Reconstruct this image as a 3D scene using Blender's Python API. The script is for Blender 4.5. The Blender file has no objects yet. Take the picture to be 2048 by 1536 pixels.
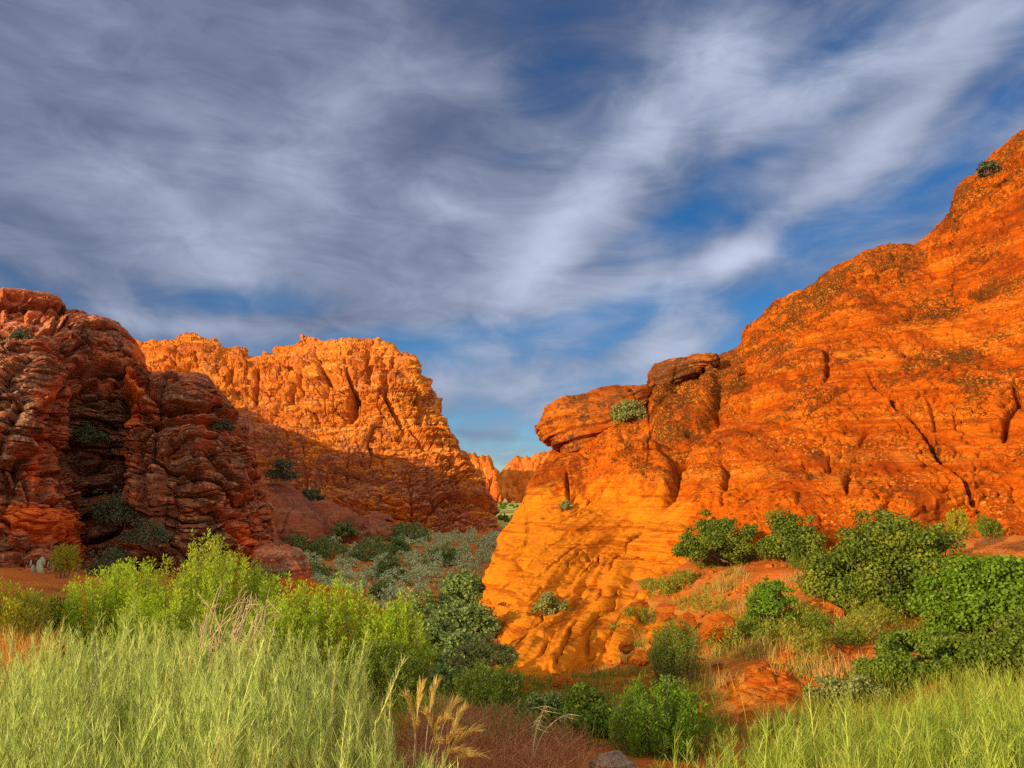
import bpy, math, random
import numpy as np
from mathutils import Vector

# ------------------------------------------------------------------ camera, light
scene = bpy.context.scene
EYE = np.array([0.0, 0.0, 1.65])
FPX = 1577.0                      # focal length in photo pixels (photo 2048 x 1536)
PITCH = math.radians(8.37)
cam_d = bpy.data.cameras.new("camera")
cam = bpy.data.objects.new("camera", cam_d)
scene.collection.objects.link(cam)
cam.location = EYE
cam.rotation_euler = (math.radians(90) + PITCH, 0, 0)
cam_d.sensor_width = 36.0
cam_d.lens = 36.0 * FPX / 2048.0
cam_d.clip_start = 0.05
cam_d.clip_end = 20000
scene.camera = cam

SUN_EL = math.radians(13.5)
SUN_AZ = math.atan2(-0.775, -0.632)          # from +Y towards +X
S_DIR = Vector((math.sin(SUN_AZ) * math.cos(SUN_EL), math.cos(SUN_AZ) * math.cos(SUN_EL), math.sin(SUN_EL)))
sun_d = bpy.data.lights.new("sun", 'SUN')
sun_d.energy = 5.0
sun_d.angle = math.radians(0.5)
sun_d.color = (1.0, 0.76, 0.50)
sun = bpy.data.objects.new("sun", sun_d)
scene.collection.objects.link(sun)
sun.rotation_euler = S_DIR.to_track_quat('Z', 'Y').to_euler()

scene.view_settings.view_transform = 'Standard'
scene.view_settings.look = 'None'
scene.view_settings.exposure = 0.35
scene.view_settings.gamma = 1.0
scene.render.engine = 'CYCLES'
scene.cycles.max_bounces = 5
scene.cycles.diffuse_bounces = 3
scene.cycles.transmission_bounces = 3
scene.cycles.transparent_max_bounces = 4
scene.cycles.use_denoising = False


# ------------------------------------------------------------------ node helper
class NT:
    def __init__(self, tree):
        self.t = tree
        tree.nodes.clear()

    def n(self, typ, ins=None, **props):
        nd = self.t.nodes.new(typ)
        for k, v in props.items():
            setattr(nd, k, v)
        for k, v in (ins or {}).items():
            s = nd.inputs[k]
            if isinstance(v, bpy.types.NodeSocket):
                self.t.links.new(v, s)
            else:
                s.default_value = v
        return nd

    def m(self, op, a, b=0.0, c=None, clamp=False):
        ins = {0: a, 1: b}
        if c is not None:
            ins[2] = c
        return self.n('ShaderNodeMath', ins, operation=op, use_clamp=clamp).outputs[0]

    def mix(self, f, a, b, mode='MIX'):
        nd = self.n('ShaderNodeMix', {0: f, 6: a, 7: b}, data_type='RGBA', blend_type=mode)
        return nd.outputs[2]

    def noise(self, vec, scale, detail=4.0, rough=0.55, dist=0.0, lac=2.0):
        return self.n('ShaderNodeTexNoise', {'Vector': vec, 'Scale': scale, 'Detail': detail, 'Roughness': rough,
                                             'Distortion': dist, 'Lacunarity': lac}).outputs[0]

    def ramp(self, f, lo, hi, smooth=True):
        return self.n('ShaderNodeMapRange', {0: f, 1: lo, 2: hi, 3: 0.0, 4: 1.0},
                      interpolation_type='SMOOTHSTEP' if smooth else 'LINEAR', clamp=True).outputs[0] if not smooth else \
            self.n('ShaderNodeMapRange', {0: f, 1: lo, 2: hi, 3: 0.0, 4: 1.0}, interpolation_type='SMOOTHSTEP').outputs[0]


def col(r, g, b):
    return (r, g, b, 1.0)


# ------------------------------------------------------------------ sky
def pix_dir(px, py):
    u = (768.0 - py) / FPX
    return np.array([(px - 1024.0) / FPX, math.cos(PITCH) - u * math.sin(PITCH), math.sin(PITCH) + u * math.cos(PITCH)])


world = bpy.data.worlds.new("World")
scene.world = world
world.use_nodes = True
W = NT(world.node_tree)
SKY_STR = 0.13
sky = W.n('ShaderNodeTexSky', sky_type='NISHITA')
sky.sun_disc = False
sky.sun_elevation = SUN_EL
sky.sun_rotation = SUN_AZ
sky.altitude = 1000
sky.air_density = 1.0
sky.dust_density = 0.3
sky.ozone_density = 3.0
tc = W.n('ShaderNodeTexCoord').outputs['Generated']
sep = W.n('ShaderNodeSeparateXYZ', {0: tc})
dx, dy, dz = sep.outputs[0], sep.outputs[1], sep.outputs[2]
az = W.m('ARCTAN2', dx, dy)
el = W.m('ARCSINE', dz)
# cloud layer coordinates: where the direction meets a high flat layer
zz = W.m('ADD', W.m('MAXIMUM', dz, 0.0), 0.06)
lay = W.n('ShaderNodeCombineXYZ', {0: W.m('DIVIDE', dx, zz), 1: W.m('DIVIDE', dy, zz), 2: 0.0}).outputs[0]
wsrc = W.n('ShaderNodeVectorMath', {0: tc, 1: (1.0, 1.0, 1.6)}, operation='MULTIPLY').outputs[0]
warp = W.n('ShaderNodeTexNoise', {'Vector': wsrc, 'Scale': 2.6, 'Detail': 4.0, 'Roughness': 0.55}).outputs[1]
warp = W.n('ShaderNodeVectorMath', {0: warp, 1: (0.5, 0.5, 0.5)}, operation='SUBTRACT').outputs[0]
lwarp = W.n('ShaderNodeVectorMath', {0: warp, 3: 1.1}, operation='SCALE').outputs[0]
layw = W.n('ShaderNodeVectorMath', {0: lay, 1: lwarp}, operation='ADD').outputs[0]
# soft billows, streaks drawn out by the wind, and fine wisps
n_big = W.noise(wsrc, 3.4, 4.0, 0.5, 0.6)
mp = W.n('ShaderNodeMapping', {'Vector': layw, 'Rotation': (0, 0, math.radians(4)), 'Scale': (1.8, 0.6, 1.0)}).outputs[0]
n_fine = W.noise(mp, 1.3, 3.0, 0.48, 0.3)
n_wisp = W.noise(W.n('ShaderNodeMapping', {'Vector': wsrc, 'Rotation': (0, math.radians(25), 0), 'Scale': (1.0, 1.0, 1.9)}).outputs[0], 7.0, 8.0, 0.64, 0.7)


def blobs(lst, wob=0.20):
    """sum of soft ellipses fixed in the sky: (px, py, half-length, half-width, angle deg, weight)"""
    wv = W.n('ShaderNodeSeparateXYZ', {0: warp})
    a_ = W.m('ADD', az, W.m('MULTIPLY', wv.outputs[0], wob))
    e_ = W.m('ADD', el, W.m('MULTIPLY', wv.outputs[1], wob))
    tot = None
    for (px, py, rl, rw, ang, wt) in lst:
        d = pix_dir(px, py)
        ac, ec = math.atan2(d[0], d[1]), math.asin(d[2] / np.linalg.norm(d))
        ca, sa = math.cos(math.radians(ang)), math.sin(math.radians(ang))
        da = W.m('MULTIPLY', W.m('SUBTRACT', a_, ac), math.cos(ec))
        de = W.m('SUBTRACT', e_, ec)
        rl_, rw_ = rl / FPX, rw / FPX
        p = W.m('ADD', W.m('MULTIPLY', da, ca / rl_), W.m('MULTIPLY', de, sa / rl_))
        q = W.m('ADD', W.m('MULTIPLY', da, -sa / rw_), W.m('MULTIPLY', de, ca / rw_))
        r2 = W.m('ADD', W.m('MULTIPLY', p, p), W.m('MULTIPLY', q, q))
        g = W.m('MULTIPLY', W.m('EXPONENT', W.m('MULTIPLY', r2, -1.0)), wt)
        tot = g if tot is None else W.m('ADD', tot, g)
    return tot


cover = blobs([  # where cloud covers the blue
    (250, 250, 560, 330, 0, 0.95), (800, 260, 360, 260, -20, 0.55), (350, 490, 480, 90, -6, 0.45), (640, 470, 200, 90, -20, 0.35),
    (1130, 470, 300, 95, 48, 0.52), (1330, 300, 230, 80, 42, 0.50), (1640, 180, 290, 80, 12, 0.55),
    (1430, 80, 140, 120, 0, 0.55), (1900, 110, 240, 60, 38, 0.45), (1720, 330, 240, 36, 33, 0.45),
    (1475, 552, 74, 46, 5, 1.3), (1240, 600, 330, 34, 14, 0.40), (930, 590, 220, 40, 6, 0.40),
    (300, 650, 360, 26, 0, 0.45), (640, 640, 160, 24, 8, 0.38), (1000, 790, 300, 40, 4, 0.34), (1370, 680, 170, 40, 20, 0.36), (1150, 730, 200, 20, 8, 0.25), (800, 640, 300, 18, 6, 0.3),
    (1840, 490, 110, 22, 28, 0.45), (1000, 40, 800, 90, 0, 0.40), (930, 885, 120, 16, 0, 0.35), (1000, 830, 420, 50, 3, 0.22), (1950, 230, 200, 16, 34, 0.35), (1900, 420, 160, 14, 30, 0.35), (900, 400, 140, 60, -15, 0.40),
    # holes of blue
    (500, 590, 150, 42, -3, -0.75), (1060, 655, 250, 36, 8, -0.60), (1900, 300, 230, 40, 32, -0.42), (1850, 300, 330, 170, 30, 0.22), (780, 700, 140, 40, 0, -0.4),
    (1640, 460, 220, 40, 30, -0.42), (1290, 480, 150, 30, 20, -0.35), (1560, 290, 120, 26, 20, -0.35), (1080, 130, 70, 130, -20, -0.28),
    (880, 280, 120, 50, -10, -0.22), (1700, 60, 160, 40, 20, -0.30), (2030, 40, 90, 90, 60, -0.3), (1180, 840, 160, 26, 0, -0.3),
], 0.13)
bright = blobs([  # brighter, thinner cloud lit through
    (640, 300, 170, 90, 62, 0.50), (1455, 70, 110, 100, 0, 0.85), (1650, 165, 280, 55, 12, 0.66),
    (1140, 450, 260, 60, 46, 0.70), (1340, 260, 200, 60, 45, 0.50), (1475, 545, 66, 36, 5, 1.0),
    (1720, 325, 220, 30, 33, 0.5), (930, 140, 120, 70, 0, 0.25), (330, 330, 200, 160, 0, 0.22), (450, 520, 380, 50, -4, 0.35), (1250, 610, 360, 46, 14, 0.4),
    (1000, 790, 360, 60, 4, 0.40), (1370, 680, 160, 50, 20, 0.40), (900, 410, 120, 40, -15, 0.45), (300, 650, 360, 30, 0, 0.4), (1900, 110, 220, 50, 38, 0.3),
    (900, 260, 130, 80, 10, -0.35), (1100, 110, 110, 130, -10, -0.35), (80, 60, 500, 110, 0, -0.22), (1000, 0, 1200, 70, 0, -0.2), (60, 520, 160, 90, 0, -0.1),
], 0.13)
dens = W.m('ADD', W.m('ADD', cover, 0.12), W.m('MULTIPLY', W.m('SUBTRACT', n_big, 0.5), 1.4))
dens = W.m('ADD', dens, W.m('MULTIPLY', W.m('SUBTRACT', n_fine, 0.5), 1.6))
dens = W.m('ADD', dens, W.m('MULTIPLY', W.m('SUBTRACT', n_wisp, 0.5), 1.0))
behind = W.ramp(dy, -0.3, 0.35)
dens = W.m('ADD', dens, W.m('MULTIPLY', W.m('SUBTRACT', 1.0, behind), 0.35))
alpha = W.m('MULTIPLY', W.ramp(dens, -0.42, 0.92), 0.96)
br = W.m('ADD', W.m('MULTIPLY', bright, 0.75), W.m('MULTIPLY', W.m('SUBTRACT', n_big, 0.5), 0.9))
br = W.m('ADD', br, W.m('MULTIPLY', W.m('SUBTRACT', n_fine, 0.5), 0.9))
br = W.m('ADD', br, W.m('MULTIPLY', W.m('SUBTRACT', n_wisp, 0.5), 0.8))
br = W.ramp(br, -0.45, 1.15)
K = 1.0 / SKY_STR
c_dark = (0.088 * K, 0.112 * K, 0.195 * K, 1)
c_lite = (0.46 * K, 0.52 * K, 0.66 * K, 1)
ccol = W.mix(br, c_dark, c_lite)
# fill light added: the unseen sky behind the camera is brightened, warm white
sky_fill = W.mix(behind, (1.10 * K, 0.96 * K, 0.84 * K, 1), (0, 0, 0, 1))
ccol = W.mix(1.0, ccol, sky_fill, 'ADD')
skyc = W.n('ShaderNodeHueSaturation', {'Saturation': 1.30, 'Value': 0.66, 'Fac': 1.0, 'Color': sky.outputs[0]}).outputs[0]
skyc = W.mix(1.0, skyc, W.mix(W.ramp(dz, 0.04, 0.36), (0.95, 1.02, 1.12, 1), (0.60, 0.80, 0.92, 1)), 'MULTIPLY')
final = W.mix(alpha, skyc, ccol)
bg = W.n('ShaderNodeBackground', {'Color': final, 'Strength': SKY_STR})
W.n('ShaderNodeOutputWorld', {'Surface': bg.outputs[0]})


# ------------------------------------------------------------------ numpy noise
def _hash(ix, iy, iz, seed):
    h = (ix.astype(np.uint32) * np.uint32(374761393) + iy.astype(np.uint32) * np.uint32(668265263)
         + iz.astype(np.uint32) * np.uint32(2147483647) + np.uint32((seed * 974634541 + 12345) & 0xffffffff))
    h = (h ^ (h >> np.uint32(13))) * np.uint32(1274126177)
    h = (h ^ (h >> np.uint32(16))) * np.uint32(2246822519)
    return h ^ (h >> np.uint32(15))


def perlin(p, seed=0):
    f0 = np.floor(p)
    i = f0.astype(np.int64)
    f = (p - f0).astype(np.float32)
    u = f * f * f * (f * (f * 6 - 15) + 10)
    out = np.zeros(len(p), np.float32)
    for cx in (0, 1):
        wx = u[:, 0] if cx else 1 - u[:, 0]
        for cy in (0, 1):
            wy = u[:, 1] if cy else 1 - u[:, 1]
            for cz in (0, 1):
                wz = u[:, 2] if cz else 1 - u[:, 2]
                h = _hash(i[:, 0] + cx, i[:, 1] + cy, i[:, 2] + cz, seed)
                gx = (h & np.uint32(1023)).astype(np.float32) / 511.5 - 1
                gy = ((h >> np.uint32(10)) & np.uint32(1023)).astype(np.float32) / 511.5 - 1
                gz = ((h >> np.uint32(20)) & np.uint32(1023)).astype(np.float32) / 511.5 - 1
                out += wx * wy * wz * (gx * (f[:, 0] - cx) + gy * (f[:, 1] - cy) + gz * (f[:, 2] - cz))
    return out * 1.3


def fbm(p, octv=4, seed=0, gain=0.5):
    a, s, o = 1.0, 0.0, 0.0
    for k in range(octv):
        o = o + a * perlin(p * (2.03 ** k) + 17.3 * k, seed + k)
        s += a
        a *= gain
    return o / s


def ridged(p, octv=3, seed=0):
    a, o, s = 1.0, 0.0, 0.0
    for k in range(octv):
        o = o + a * (1 - np.abs(perlin(p * (2.1 ** k) + 9.1 * k, seed + k)) * 2.2)
        s += a
        a *= 0.5
    return o / s


def voronoi(p, seed=0):
    i = np.floor(p).astype(np.int64)
    f1 = np.full(len(p), 9.0, np.float32)
    f2 = np.full(len(p), 9.0, np.float32)
    cell = np.zeros(len(p), np.float32)
    for ox in (-1, 0, 1):
        for oy in (-1, 0, 1):
            for oz in (-1, 0, 1):
                c = i + np.array([ox, oy, oz])
                h = _hash(c[:, 0], c[:, 1], c[:, 2], seed)
                jx = (h & np.uint32(1023)).astype(np.float32) / 1023
                jy = ((h >> np.uint32(10)) & np.uint32(1023)).astype(np.float32) / 1023
                jz = ((h >> np.uint32(20)) & np.uint32(1023)).astype(np.float32) / 1023
                d = np.sqrt((c[:, 0] + jx - p[:, 0]) ** 2 + (c[:, 1] + jy - p[:, 1]) ** 2 + (c[:, 2] + jz - p[:, 2]) ** 2).astype(np.float32)
                near = d < f1
                f2 = np.where(near, f1, np.minimum(f2, d))
                cell = np.where(near, (h % np.uint32(997)).astype(np.float32) / 997, cell)
                f1 = np.where(near, d, f1)
    return f1, f2, cell


def blocks(p, S, seed, tilt, off, groove=0.0, gw=0.05, warp=0.25):
    """rock broken along joints: every block has its own flat, tilted face and its own set-back"""
    q = p * np.array(S) + warp * np.stack([perlin(p * np.array(S) * 0.9, seed + 31), perlin(p * np.array(S) * 0.9 + 9, seed + 32), perlin(p * np.array(S) * 0.9 + 19, seed + 33)], -1)
    i = np.floor(q).astype(np.int64)
    f1 = np.full(len(q), 9.0, np.float32)
    f2 = np.full(len(q), 9.0, np.float32)
    hb = np.zeros(len(q), np.uint32)
    D = np.zeros((len(q), 3), np.float32)
    for ox in (-1, 0, 1):
        for oy in (-1, 0, 1):
            for oz in (-1, 0, 1):
                c = i + np.array([ox, oy, oz])
                h = _hash(c[:, 0], c[:, 1], c[:, 2], seed)
                j = np.stack([(h & np.uint32(1023)), (h >> np.uint32(10)) & np.uint32(1023), (h >> np.uint32(20)) & np.uint32(1023)], -1).astype(np.float32) / 1023
                dv = (q - c - 0.15 - 0.7 * j).astype(np.float32)
                d = np.abs(dv).max(1) * 0.6 + np.sqrt((dv ** 2).sum(1)) * 0.4
                near = d < f1
                f2 = np.where(near, f1, np.minimum(f2, d))
                hb = np.where(near, h, hb)
                D = np.where(near[:, None], dv, D)
                f1 = np.where(near, d, f1)
    g = np.stack([(hb % np.uint32(911)) / 911.0, (hb % np.uint32(701)) / 701.0, (hb % np.uint32(503)) / 503.0], -1) - 0.5
    o = off * 2 * ((hb % np.uint32(997)) / 997.0 - 0.5) + tilt * 2 * (g * D).sum(1)
    if groove:
        o = o - groove * np.exp(-((f2 - f1) / gw) ** 2)
    return o


def unit(v):
    return v / (np.linalg.norm(v, axis=-1, keepdims=True) + 1e-9)


def sstep(lo, hi, x):
    t = np.clip((x - lo) / (hi - lo), 0, 1)
    return t * t * (3 - 2 * t)


def tps_fit(xy, z, lam=1e-4):
    xy = np.asarray(xy, float)
    z = np.asarray(z, float)
    n = len(xy)
    r2 = ((xy[:, None] - xy[None]) ** 2).sum(-1)
    Kk = 0.5 * r2 * np.log(r2 + 1e-12) + lam * np.eye(n)
    P = np.hstack([np.ones((n, 1)), xy])
    A = np.zeros((n + 3, n + 3))
    A[:n, :n] = Kk
    A[:n, n:] = P
    A[n:, :n] = P.T
    w = np.linalg.solve(A, np.concatenate([z, np.zeros(3)]))

    def ev(q):
        q = np.asarray(q, float)
        o = w[n] + q[:, 0] * w[n + 1] + q[:, 1] * w[n + 2]
        for k in range(n):
            rr = ((q - xy[k]) ** 2).sum(-1)
            o = o + w[k] * 0.5 * rr * np.log(rr + 1e-12)
        return o
    return ev


def unproj(px, py, Y):
    px, py, Y = np.broadcast_arrays(np.asarray(px, float), np.asarray(py, float), np.asarray(Y, float))
    u = (768.0 - py) / FPX
    fx = (px - 1024.0) / FPX
    fy = math.cos(PITCH) - u * math.sin(PITCH)
    fz = math.sin(PITCH) + u * math.cos(PITCH)
    k = Y / fy
    return np.stack([fx * k, Y, EYE[2] + fz * k], -1)


def project(P):
    P = np.asarray(P, float)
    v = P - EYE
    f = v[..., 1] * math.cos(PITCH) + v[..., 2] * math.sin(PITCH)
    u = -v[..., 1] * math.sin(PITCH) + v[..., 2] * math.cos(PITCH)
    return 1024 + FPX * v[..., 0] / f, 768 - FPX * u / f


def at(px, py, Y):
    return unproj(px, py, Y).reshape(3)


def pl_dist(px, py, poly):
    d = np.full(px.shape, 1e9)
    tt = np.zeros(px.shape)
    L = 0.0
    segs = []
    for (x0, y0), (x1, y1) in zip(poly[:-1], poly[1:]):
        ll = math.hypot(x1 - x0, y1 - y0)
        segs.append((x0, y0, x1, y1, ll, L))
        L += ll
    for x0, y0, x1, y1, ll, l0 in segs:
        t = np.clip(((px - x0) * (x1 - x0) + (py - y0) * (y1 - y0)) / (ll * ll + 1e-9), 0, 1)
        dd = np.hypot(px - x0 - t * (x1 - x0), py - y0 - t * (y1 - y0))
        tt = np.where(dd < d, (l0 + t * ll) / L, tt)
        d = np.minimum(d, dd)
    return d, tt


def in_poly(px, py, poly):
    ins = np.zeros(px.shape, bool)
    n = len(poly)
    for i in range(n):
        x0, y0 = poly[i]
        x1, y1 = poly[(i + 1) % n]
        c = ((y0 > py) != (y1 > py)) & (px < (x1 - x0) * (py - y0) / (y1 - y0 + 1e-12) + x0)
        ins ^= c
    return ins


def poly_mask(px, py, poly, soft):
    d, _ = pl_dist(px, py, list(poly) + [poly[0]])
    s = np.where(in_poly(px, py, poly), d, -d)
    return sstep(-soft, soft, s)


# ------------------------------------------------------------------ object helpers
def link_mesh(name, verts, faces, mat, parent=None, smooth=True, attrs=None):
    verts = np.asarray(verts, np.float32)
    faces = np.asarray(faces, np.int32)
    me = bpy.data.meshes.new(name)
    k = faces.shape[1]
    me.vertices.add(len(verts))
    me.vertices.foreach_set('co', verts.ravel())
    me.loops.add(faces.size)
    me.loops.foreach_set('vertex_index', faces.ravel())
    me.polygons.add(len(faces))
    me.polygons.foreach_set('loop_start', np.arange(0, faces.size, k, dtype=np.int32))
    me.polygons.foreach_set('loop_total', np.full(len(faces), k, np.int32))
    me.polygons.foreach_set('use_smooth', np.full(len(faces), smooth))
    me.update(calc_edges=True)
    for an, av in (attrs or {}).items():
        a = me.attributes.new(an, 'FLOAT', 'POINT')
        a.data.foreach_set('value', np.asarray(av, np.float32))
    me.materials.append(mat)
    o = bpy.data.objects.new(name, me)
    scene.collection.objects.link(o)
    if parent is not None:
        o.parent = parent
    return o


def tag(o, label=None, cat=None, group=None, kind=None):
    if label:
        o['label'] = label
    if cat:
        o['category'] = cat
    if group:
        o['group'] = group
    if kind:
        o['kind'] = kind
    return o


def thing(name, loc, label, cat, group=None, rz=0.0):
    o = bpy.data.objects.new(name, None)
    o.empty_display_size = 0.2
    scene.collection.objects.link(o)
    o.location = loc
    o.rotation_euler = (0, 0, rz)
    return tag(o, label, cat, group)


def grid_faces(nr, nc):
    i = np.arange((nr - 1) * (nc - 1))
    r, c = i // (nc - 1), i % (nc - 1)
    a = r * nc + c
    return np.stack([a, a + 1, a + nc + 1, a + nc], -1)


# ------------------------------------------------------------------ materials
def new_mat(name):
    m = bpy.data.materials.new(name)
    m.use_nodes = True
    return m, NT(m.node_tree)


def rock_mat(name, main, alt, deep, pale, dark, tilt=(0, 0, 0), strata=1.6, speck=5.0, dark_amt=0.5, pale_amt=0.5,
             streak=0.0, bump=0.6, spot_amt=0.5, strata_amt=0.5, bscale=1.0, bare=None, bare_amt=1.0):
    m, N = new_mat(name)
    co = N.n('ShaderNodeTexCoord').outputs['Object']
    big = N.noise(co, 0.16 * bscale, 5, 0.6)
    c = N.mix(N.ramp(big, 0.38, 0.62), main, alt)
    mid = N.noise(co, 0.7 * bscale, 6, 0.65, 0.3)
    c = N.mix(N.m('MULTIPLY', N.ramp(mid, 0.52, 0.70), 0.75), c, deep)
    # beds: thin layers following the tilt of the rock
    mp = N.n('ShaderNodeMapping', {'Vector': co, 'Rotation': tilt, 'Scale': (0.10, 0.04, strata)}).outputs[0]
    bed = N.noise(mp, 1.0, 7, 0.66, 0.25)
    c = N.mix(N.m('MULTIPLY', N.ramp(bed, 0.50, 0.62), strata_amt), c, pale)
    c = N.mix(N.m('MULTIPLY', N.ramp(bed, 0.47, 0.36), strata_amt * 0.8), c, deep)
    if streak > 0:   # water streaks running down the face
        ms = N.n('ShaderNodeMapping', {'Vector': co, 'Scale': (0.60, 0.07, 0.05)}).outputs[0]
        st = N.noise(ms, 1.0, 6, 0.68, 0.6)
        c = N.mix(N.m('MULTIPLY', N.ramp(st, 0.50, 0.59), streak), c, deep)
        c = N.mix(N.m('MULTIPLY', N.ramp(st, 0.57, 0.67), streak * 0.85), c, dark)
    # desert varnish and lichen crust, and the shade painted on the butte
    fine = N.noise(co, speck, 6, 0.72)
    pn = N.noise(co, 0.33 * bscale, 6, 0.62, 0.5)
    at_ = N.n('ShaderNodeAttribute', attribute_name='lichen').outputs['Fac']
    mott = N.noise(co, speck * 0.33, 5, 0.7)
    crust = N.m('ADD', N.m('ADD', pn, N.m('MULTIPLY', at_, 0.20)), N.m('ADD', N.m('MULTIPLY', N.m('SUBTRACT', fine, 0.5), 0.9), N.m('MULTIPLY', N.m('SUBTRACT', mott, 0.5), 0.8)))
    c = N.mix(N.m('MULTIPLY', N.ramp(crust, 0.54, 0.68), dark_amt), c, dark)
    c = N.mix(N.m('MULTIPLY', N.ramp(N.noise(N.n('ShaderNodeVectorMath', {0: co, 1: (3.0, 17.0, 5.0)}, operation='ADD').outputs[0], 1.3 * bscale, 7, 0.74), 0.47, 0.66), 0.62), c, deep)
    # pale and black spots of lichen
    sp = N.noise(co, speck * 1.9, 3, 0.6)
    zone = N.ramp(N.noise(co, 0.5 * bscale, 4, 0.6), 0.42, 0.60)
    c = N.mix(N.m('MULTIPLY', N.m('MULTIPLY', N.ramp(sp, 0.54, 0.60), zone), spot_amt), c, dark)
    sp2 = N.noise(N.n('ShaderNodeVectorMath', {0: co, 1: (31.0, 7.0, 13.0)}, operation='ADD').outputs[0], speck * 1.6, 3, 0.6)
    zone2 = N.ramp(N.noise(co, 0.37 * bscale, 4, 0.6), 0.46, 0.62)
    c = N.mix(N.m('MULTIPLY', N.m('MULTIPLY', N.ramp(sp2, 0.56, 0.62), N.m('ADD', zone2, N.m('MULTIPLY', at_, 0.7), clamp=True)), pale_amt), c, pale)
    if bare:         # clean faces where the crust has fallen away
        c = N.mix(N.m('MULTIPLY', N.ramp(N.m('ADD', at_, N.m('MULTIPLY', N.m('SUBTRACT', mott, 0.5), 2.0)), -0.25, -0.75), bare_amt), c, bare)
    # fine bedding lines
    mf = N.n('ShaderNodeMapping', {'Vector': co, 'Rotation': tilt, 'Scale': (0.16, 0.05, strata * 2.6)}).outputs[0]
    fb = N.noise(mf, 1.0, 5, 0.7, 0.15)
    c = N.mix(N.m('MULTIPLY', N.ramp(fb, 0.47, 0.38), 0.6), c, deep)
    b1 = N.noise(co, 2.2 * bscale, 8, 0.68)
    hgt = N.m('ADD', N.m('MULTIPLY', b1, 0.35), N.m('ADD', N.m('ADD', N.m('MULTIPLY', bed, 0.4), N.m('MULTIPLY', fb, 0.35)), N.m('MULTIPLY', fine, 0.22)))
    bp = N.n('ShaderNodeBump', {'Strength': bump, 'Distance': 0.35, 'Height': hgt})
    bs = N.n('ShaderNodeBsdfPrincipled', {'Base Color': c, 'Roughness': 0.92, 'Specular IOR Level': 0.05, 'Normal': bp.outputs[0]})
    N.n('ShaderNodeOutputMaterial', {'Surface': bs.outputs[0]})
    return m


def leaf_mat(name, c0, c1, trans=0.35, rough=0.6, yellow=None, stretch=1.0, stems=None):
    m, N = new_mat(name)
    g = N.n('ShaderNodeNewGeometry')
    rnd = g.outputs['Random Per Island']
    co = N.n('ShaderNodeTexCoord').outputs['Object']
    c = N.mix(rnd, c0, c1)
    if yellow:
        c = N.mix(N.ramp(N.noise(co, 1.3 * stretch, 3, 0.5), 0.50, 0.68), c, yellow)
    if stems:        # whole stems differ from their neighbours
        mv = N.n('ShaderNodeMapping', {'Vector': co, 'Scale': (11, 11, 1.0)}).outputs[0]
        c = N.mix(N.m('MULTIPLY', N.ramp(N.noise(mv, 1.0, 2, 0.5), 0.48, 0.62), 0.8), c, stems)
    d = N.n('ShaderNodeBsdfPrincipled', {'Base Color': c, 'Roughness': rough, 'Specular IOR Level': 0.25})
    t = N.n('ShaderNodeBsdfTranslucent', {'Color': c})
    s = N.n('ShaderNodeMixShader', {0: trans, 1: d.outputs[0], 2: t.outputs[0]})
    N.n('ShaderNodeOutputMaterial', {'Surface': s.outputs[0]})
    return m


def wood_mat(name, c0, c1):
    m, N = new_mat(name)
    co = N.n('ShaderNodeTexCoord').outputs['Object']
    c = N.mix(N.noise(co, 9, 4, 0.6), c0, c1)
    bs = N.n('ShaderNodeBsdfPrincipled', {'Base Color': c, 'Roughness': 0.85})
    N.n('ShaderNodeOutputMaterial', {'Surface': bs.outputs[0]})
    return m


M_right = rock_mat('sandstone_orange', col(0.58, 0.120, 0.003), col(0.48, 0.084, 0.002), col(0.26, 0.034, 0.0015), col(0.76, 0.33, 0.035),
                   col(0.060, 0.028, 0.006), tilt=(0, math.radians(32), 0), strata=2.0, speck=5.5, dark_amt=0.85, pale_amt=0.6, streak=0.75,
                   bump=0.8, spot_amt=0.85, strata_amt=0.22, bare=col(0.74, 0.235, 0.009), bare_amt=0.75)
M_cap = rock_mat('sandstone_cap', col(0.55, 0.145, 0.008), col(0.46, 0.098, 0.006), col(0.30, 0.050, 0.004), col(0.62, 0.26, 0.04),
                 col(0.070, 0.040, 0.018), tilt=(0, math.radians(12), 0), strata=3.0, speck=5.5, dark_amt=0.9, pale_amt=0.4,
                 bump=0.9, spot_amt=0.8, strata_amt=0.5)
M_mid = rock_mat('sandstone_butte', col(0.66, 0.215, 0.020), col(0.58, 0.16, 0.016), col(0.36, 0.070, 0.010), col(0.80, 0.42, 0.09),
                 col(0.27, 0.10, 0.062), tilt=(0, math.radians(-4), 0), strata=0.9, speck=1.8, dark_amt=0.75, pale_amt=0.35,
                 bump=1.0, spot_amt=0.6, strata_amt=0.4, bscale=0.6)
M_left = rock_mat('sandstone_varnished', col(0.50, 0.150, 0.055), col(0.58, 0.140, 0.036), col(0.30, 0.070, 0.028), col(0.62, 0.44, 0.27),
                  col(0.110, 0.078, 0.042), tilt=(0, math.radians(8), 0), strata=1.6, speck=3.6, dark_amt=0.75, pale_amt=0.55,
                  bump=1.0, spot_amt=0.8, strata_amt=0.35, bare=col(0.68, 0.150, 0.026))
M_far = rock_mat('sandstone_far', col(0.58, 0.155, 0.018), col(0.50, 0.115, 0.014), col(0.40, 0.08, 0.010), col(0.72, 0.33, 0.06),
                 col(0.2, 0.07, 0.03), strata=0.12, speck=0.5, dark_amt=0.2, pale_amt=0.2, bump=1.0, spot_amt=0.3, bscale=0.12)
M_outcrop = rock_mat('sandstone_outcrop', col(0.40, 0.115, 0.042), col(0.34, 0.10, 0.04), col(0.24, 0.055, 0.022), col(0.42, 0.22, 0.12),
                     col(0.11, 0.065, 0.042), tilt=(0, math.radians(-14), 0), strata=1.8, speck=3.0, dark_amt=0.7, pale_amt=0.5, bump=1.0)
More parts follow.
